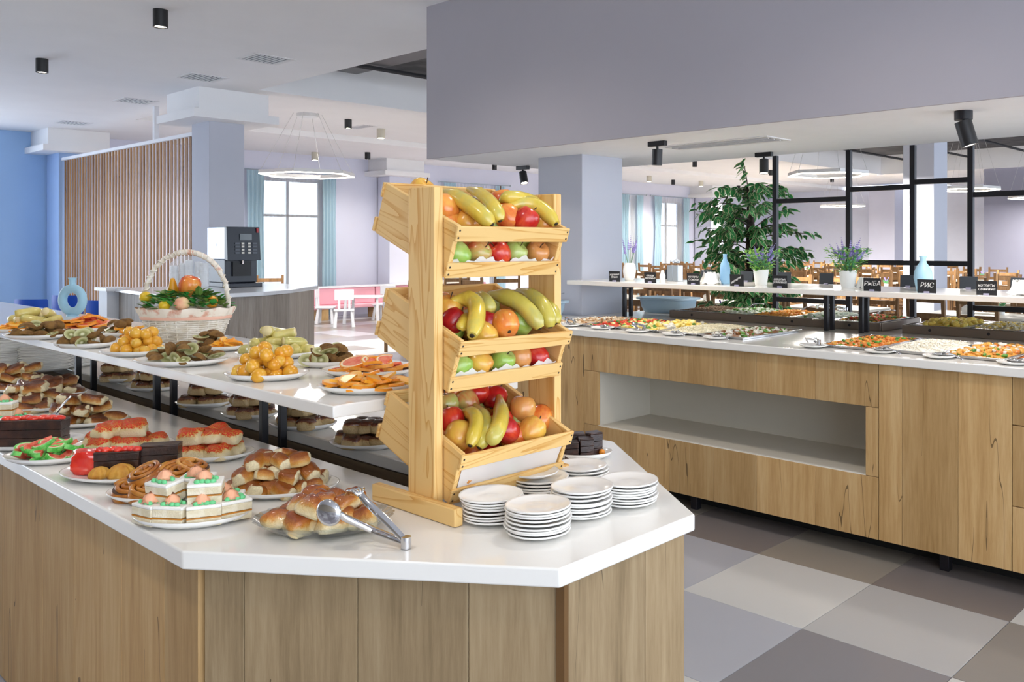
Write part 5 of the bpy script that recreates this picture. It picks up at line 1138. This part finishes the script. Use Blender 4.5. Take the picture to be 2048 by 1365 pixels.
def napkins(px, y, lab, s_=1., seed=1):
    r = random.Random(seed); b = MB()
    for k in range(7):
        vs = []; a0 = r.random()*6; c = Vector((r.uniform(-.03, .03), r.uniform(-.02, .02), 0))
        for j in range(6):
            for i in range(10): a = a0+i/9*3.6; q = .062*(1-j*.11)*(1+.14*math.sin(5*a+j+k)); vs.append(c+Vector((q*math.cos(a), q*.7*math.sin(a), max(.001, .004+.014*j+.008*math.sin(3*a+k)))))
        b.add(vs, [(j*10+i, j*10+i+1, (j+1)*10+i+1, (j+1)*10+i) for j in range(5) for i in range(9)])
    put(b.mesh('napkins', nap, True, fix=False), 'napkins', None, spot_on(px, y), scale=s_, label=lab, cat='napkins')
napkins(1422, 4.72, 'crumpled heap of white napkins beside the blue bottle vase'); napkins(1733, 4.90, 'white napkins behind the fish card', .8, 4); napkins(2050, 4.70, 'crumpled white napkins at the right end of the shelf', 1., 9)
p = spot_on(1350, 4.92); o = thing('cutlery_holder', 'grey metal cutlery holder with clear lid on the shelf', 'holder', p)
gm = plain('grey brushed holder', '#aab4be', .3, metal=.6)
for k, (dx, dy) in enumerate(((-.025, 0), (.025, 0))): MB().span((dx-.024, -.03, 0), (dx+.024, .03, .115)).obj('compartment', gm, o, bevel=.003)
b = MB(); r = random.Random(6)
for k in range(8): b.ball((r.uniform(-.035, .035), r.uniform(-.015, .015), .13+r.uniform(0, .025)), (.016, .012, .010), 8, 6)
b.obj('sachets', plain('silver sachet', '#d4dce6', .2, metal=.4), o, True)
p = spot_on(1325, 4.64); MB().lathe([(0, 0), (.020, 0), (.020, .055), (.014, .065), (.010, .085), (.0, .088)], 18).obj('salt_cellar', whitec, None, 'auto', loc=p, label='small white salt cellar on the front of the shelf', cat='salt cellar')
# ------------------------------------------------------------------ ficus
def leaf_mat(): return [plain('ficus leaf green', '#2c7a40', .4, c2='#43994f', ns=20), plain('ficus leaf margin', '#d6d8a8', .5)]
LM = leaf_mat(); TX0 = Vector((on_y(1500, 6.35), 6.35, 0))
fic = thing('ficus_tree', 'tall potted ficus with cream-edged leaves behind the black lattice', 'plant', TX0)
MB().lathe([(0, 0), (.15, 0), (.19, .32), (.2, .33), (.18, .33), (.17, .29), (0, .29)], 28).obj('pot', plain('dark planter', '#4a3a30', .6), fic, 'auto')
bark = plain('ficus bark', '#2e2622', .8, c2='#4a3d34', ns=30, bump=.4)
for k, (dx, dy) in enumerate(((0, 0), (.05, .03), (-.04, .02))): MB().tube([(dx*2, dy*2, .28), (dx*1.5+.03, dy, .7), (-dx*.5, dy, 1.05), (dx+.01, dy*.3, 1.4), (dx*.4, 0, 1.78), (dx, dy, 2.02)], [.026, .023, .02, .019, .014, .006], 8).obj('trunk', bark, fic, True)
def ficus_leaf():
    L, Wd = .098, .052; b = MB(); n = 7; cx_ = []
    for s_ in (1., .74):
        ring = []
        for i in range(n): t = i/(n-1); w = Wd/2*math.sin(PI*min(1, t*1.02)**.8)*s_; ring.append((t, w))
        cx_.append(ring)
    for sd in (-1, 1):
        for i in range(n-1):
            (t0, w0), (t1, w1) = cx_[0][i], cx_[0][i+1]; (_, v0), (_, v1) = cx_[1][i], cx_[1][i+1]
            Z = lambda t, w: -.018*t*t-.25*w*w/Wd+.010*abs(w)/Wd
            P = lambda t, w: (L*t, sd*w, Z(t, w))
            b.add([P(t0, 0), P(t1, 0), P(t1, v1), P(t0, v0)], [(0, 1, 2, 3)], 0); b.add([P(t0, v0), P(t1, v1), P(t1, w1), P(t0, w0)], [(0, 1, 2, 3)], 1)
    return b
lfb = ficus_leaf(); lfme = lfb.mesh('leaf', LM, True, fix=False)
r = random.Random(21); twigs = []; count = 0; rest = MB()
clusters = []
for k in range(100):
    z = r.uniform(1.05, 2.12); a = r.random()*6.28; wdt = .50 if z < 1.95 else .50-(z-1.95)*1.3
    L = wdt*r.uniform(.45, 1.05); p0 = Vector((r.uniform(-.03, .03), r.uniform(-.03, .03), z-.12)); d = Vector((math.cos(a), math.sin(a), r.uniform(-.1, .55))); p1 = p0+d*L*.6; p2 = p1+Vector((d.x*L*.45, d.y*L*.45, r.uniform(-.12, .06)))
    clusters.append((p0, p1, p2))
clusters.append((Vector((0, 0, 1.85)), Vector((-.05, .02, 2.1)), Vector((-.09, .02, 2.27)))); clusters.append((Vector((0, 0, 1.55)), RT*.3+Vector((0, 0, 1.62)), RT*.56+Vector((0, 0, 1.60)))); clusters.append((Vector((0, 0, 1.8)), RT*-.25+Vector((0, 0, 1.88)), RT*-.42+Vector((0, 0, 1.72))))
for (p0, p1, p2) in clusters: MB().tube(bez(p0, p1, p2, 5), [.006, .005, .004, .003, .002], 5).obj('branch', bark, fic)
for k, (p0, p1, p2) in enumerate(clusters):
    pts = bez(p0, p1, p2, 16)
    for i in range(3, 16):
        for rep in range(1 if i % 2 else 2):
            t = (pts[min(i+1, 15)]-pts[i-1]).normalized(); sd = 1 if (i+rep) % 2 else -1
            az = math.atan2(t.y, t.x)+sd*r.uniform(.4, 1.3); pit = r.uniform(-.1, .9); rot = Euler((r.uniform(-.6, .6), pit, az)); sc = r.uniform(.75, 1.1)
            q = pts[i]+Vector((r.uniform(-.02, .02), r.uniform(-.02, .02), r.uniform(-.02, .02)))
            front = (q.x*FW.x+q.y*FW.y) < .05
            if front and count < 300: put(lfme, 'leaf', fic, q, rot, sc); count += 1
            else: rest.M = Matrix.Translation(q) @ rot.to_matrix().to_4x4() @ Matrix.Scale(sc, 4); rest.add([tuple(Vector(v)) for v in lfb.v], lfb.f, lfb.k)
put(rest.mesh('leaves', LM, True, fix=False), 'leaves', fic, kind='stuff')
# ------------------------------------------------------------------ dining hall
chw = wood('brown pine furniture', '#604428', '#7c5c3a', '#94724c', rnd=11., knots=False, crack=False); ttop = plain('cream table top', '#e8e2d2', .3)
def chair_parts(one):
    P = []
    def add(nm, b): P.append((nm, b))
    add('seat', MB().box((0, 0, .45), (.42, .40, .025)))
    for x in (-.19, .19):
        add('leg', MB().box((x*.98, .17, .22), (.038, .038, .44)))
        q = MB(); R = Matrix.Rotation(.10, 3, 'X'); q.box((x, -.185, .22), (.036, .045, .44)); q.box((x, -.215, .73), (.036, .040, .60), R=R); add('back_post', q)
    for z, y in ((.62, -.205), (.78, -.222), (.95, -.240)): add('back_slat', MB().box((0, y, z), (.352, .016, .06)))
    add('front_rail', MB().box((0, .17, .40), (.34, .02, .05))); add('side_stretcher', MB().box((-.19, 0, .2), (.02, .31, .03))); add('side_stretcher', MB().box((.19, 0, .2), (.02, .31, .03)))
    if one:
        a = MB()
        for nm, b in P: a.add(b.v, b.f, 0)
        return a
    return P
far_me = chair_parts(True).mesh('dining_chair', chw); near_me = [(nm, b.mesh(nm, chw, bevel=.003, seg=1)) for nm, b in chair_parts(False)]
def chair(x, y, rz, near, lab, grp):
    if near:
        o = thing('dining_chair', lab, 'chair', (x, y, 0), rz, grp)
        for nm, me in near_me: put(me, nm, o)
    else: put(far_me, 'dining_chair', None, (x, y, 0), (0, 0, rz), label=lab, cat='chair', group=grp)
tparts = [('table_top', MB().box((0, 0, .745), (1.15, .72, .03)).mesh('table_top', ttop, bevel=.004))]+[('leg', MB().box((sx*.5, sy*.29, .365), (.055, .055, .73)).mesh('leg', chw)) for sx in (-1, 1) for sy in (-1, 1)]+[('apron', MB().box((0, sy*.30, .69), (1.0, .02, .08)).mesh('apron', chw)) for sy in (-1, 1)]
potme = MB().lathe([(0, 0), (.03, 0), (.042, .08), (.036, .08), (0, .07)], 14).mesh('pot', whitec); r = random.Random(3); bm1 = MB(); bm2 = MB()
for k in range(40): a = r.random()*6.28; leaf(bm1, Vector((0, 0, .07)), Vector((math.cos(a), math.sin(a), r.uniform(.4, 2))), Vector((0, 0, 1)), r.uniform(.05, .11), .012)
for k in range(10): a = r.random()*6.28; d = Vector((math.cos(a)*.5, math.sin(a)*.5, 1)).normalized(); bm2.tube([Vector((0, 0, .1))+d*.03, Vector((0, 0, .1))+d*.10], [.007, .003], 5)
g1, g2 = bm1.mesh('foliage', bushd, False, fix=False), bm2.mesh('flower_spikes', lav_fl, False)
capme = MB().lathe([(0, .10), (.05, .07), (.055, .0), (0, 0)], 4).mesh('napkin_holder', nap)
def pixel(x, y, z):
    d = x*FW.x+y*FW.y; l = x*RT.x+y*RT.y; return CX+F*l/d, HY-F*(z-H)/d, d
n_t = 0; r = random.Random(12)
for j in range(8):
    tn = 0; y = 7.35+j*2.35
    for i in range(9):
        x = -16.2+i*1.78+(j % 2)*.25
        pxx, pyy, d = pixel(x, y, .75)
        if not (1215 < pxx < 2110): continue
        if abs(x-TX0.x) < .95 and abs(y-TX0.y) < 1.3: continue
        if -6.0 < x < -4.3 and 11.9 < y < 13.8: continue
        if y > 21.4 and pxx > 1930: continue
        near = d < 13.5; tn += 1; row = ('first', 'second', 'third', 'fourth', 'fifth', 'sixth', 'seventh', 'eighth', 'ninth')[j]
        o = thing('dining_table', 'cream-topped dining table, %s from the left in the %s row' % (ORD[tn-1], row), 'table', (x, y, 0), 0, 'dining tables, %s row' % row)
        for nm, me in tparts: put(me, nm, o)
        for cx_, cy, rz in ((-.28, -.62, 0), (.28, -.62, 0), (-.28, .62, PI), (.28, .62, PI)):
            chair(x+cx_+r.uniform(-.03, .03), y+cy+r.uniform(-.06, .04), rz+r.uniform(-.08, .08), near, 'brown ladder-back chair, %s %s of the %s table in the %s row' % ('near' if cy < 0 else 'far', 'left' if cx_ < 0 else 'right', ORD[tn-1], row), 'dining chairs, %s row, %s side' % (row, 'near' if cy < 0 else 'far'))
        if (i+j) % 2 == 0:
            o = thing('small_plant', 'small white lavender pot on the %s table of the %s row' % (ORD[tn-1], row), 'plant', (x+.2, y+.1, .76), 0, 'table plants, %s row' % row); put(potme, 'pot', o); put(g1, 'foliage', o, kind='stuff'); put(g2, 'flower_spikes', o, kind='stuff')
        put(capme, 'napkin_holder', None, (x-.15, y, .76), (0, 0, .6), label='white folded napkins on the %s table of the %s row' % (ORD[tn-1], row), cat='napkins', group='table napkins, %s row' % row)
# chairs and a table near the windows, seen between the crates and beside the bar
for (px, d, rz, lab) in ((808, 12.6, TH+1.2, 'brown wooden chair left of the rack post'), (905, 14.5, TH+.5, 'brown wooden chair seen between the top and middle crates, left'), (960, 13.6, TH-.4, 'brown wooden chair seen between the top and middle crates, centre'), (1010, 14.2, TH+.3, 'brown wooden chair seen between the top and middle crates, right'), (540, 14.5, TH+.4, 'brown wooden chair behind the coffee bar')):
    p = ray(px)*d; chair(p.x, p.y, rz, True, lab, None)
for (px, d, lab) in ((935, 15.6, 'cream-topped table seen between the crates'), (880, 18.5, 'cream-topped table behind the rack post')):
    p = ray(px)*d; o = thing('dining_table', lab, 'table', (p.x, p.y, 0))
    for nm, me in tparts: put(me, nm, o)
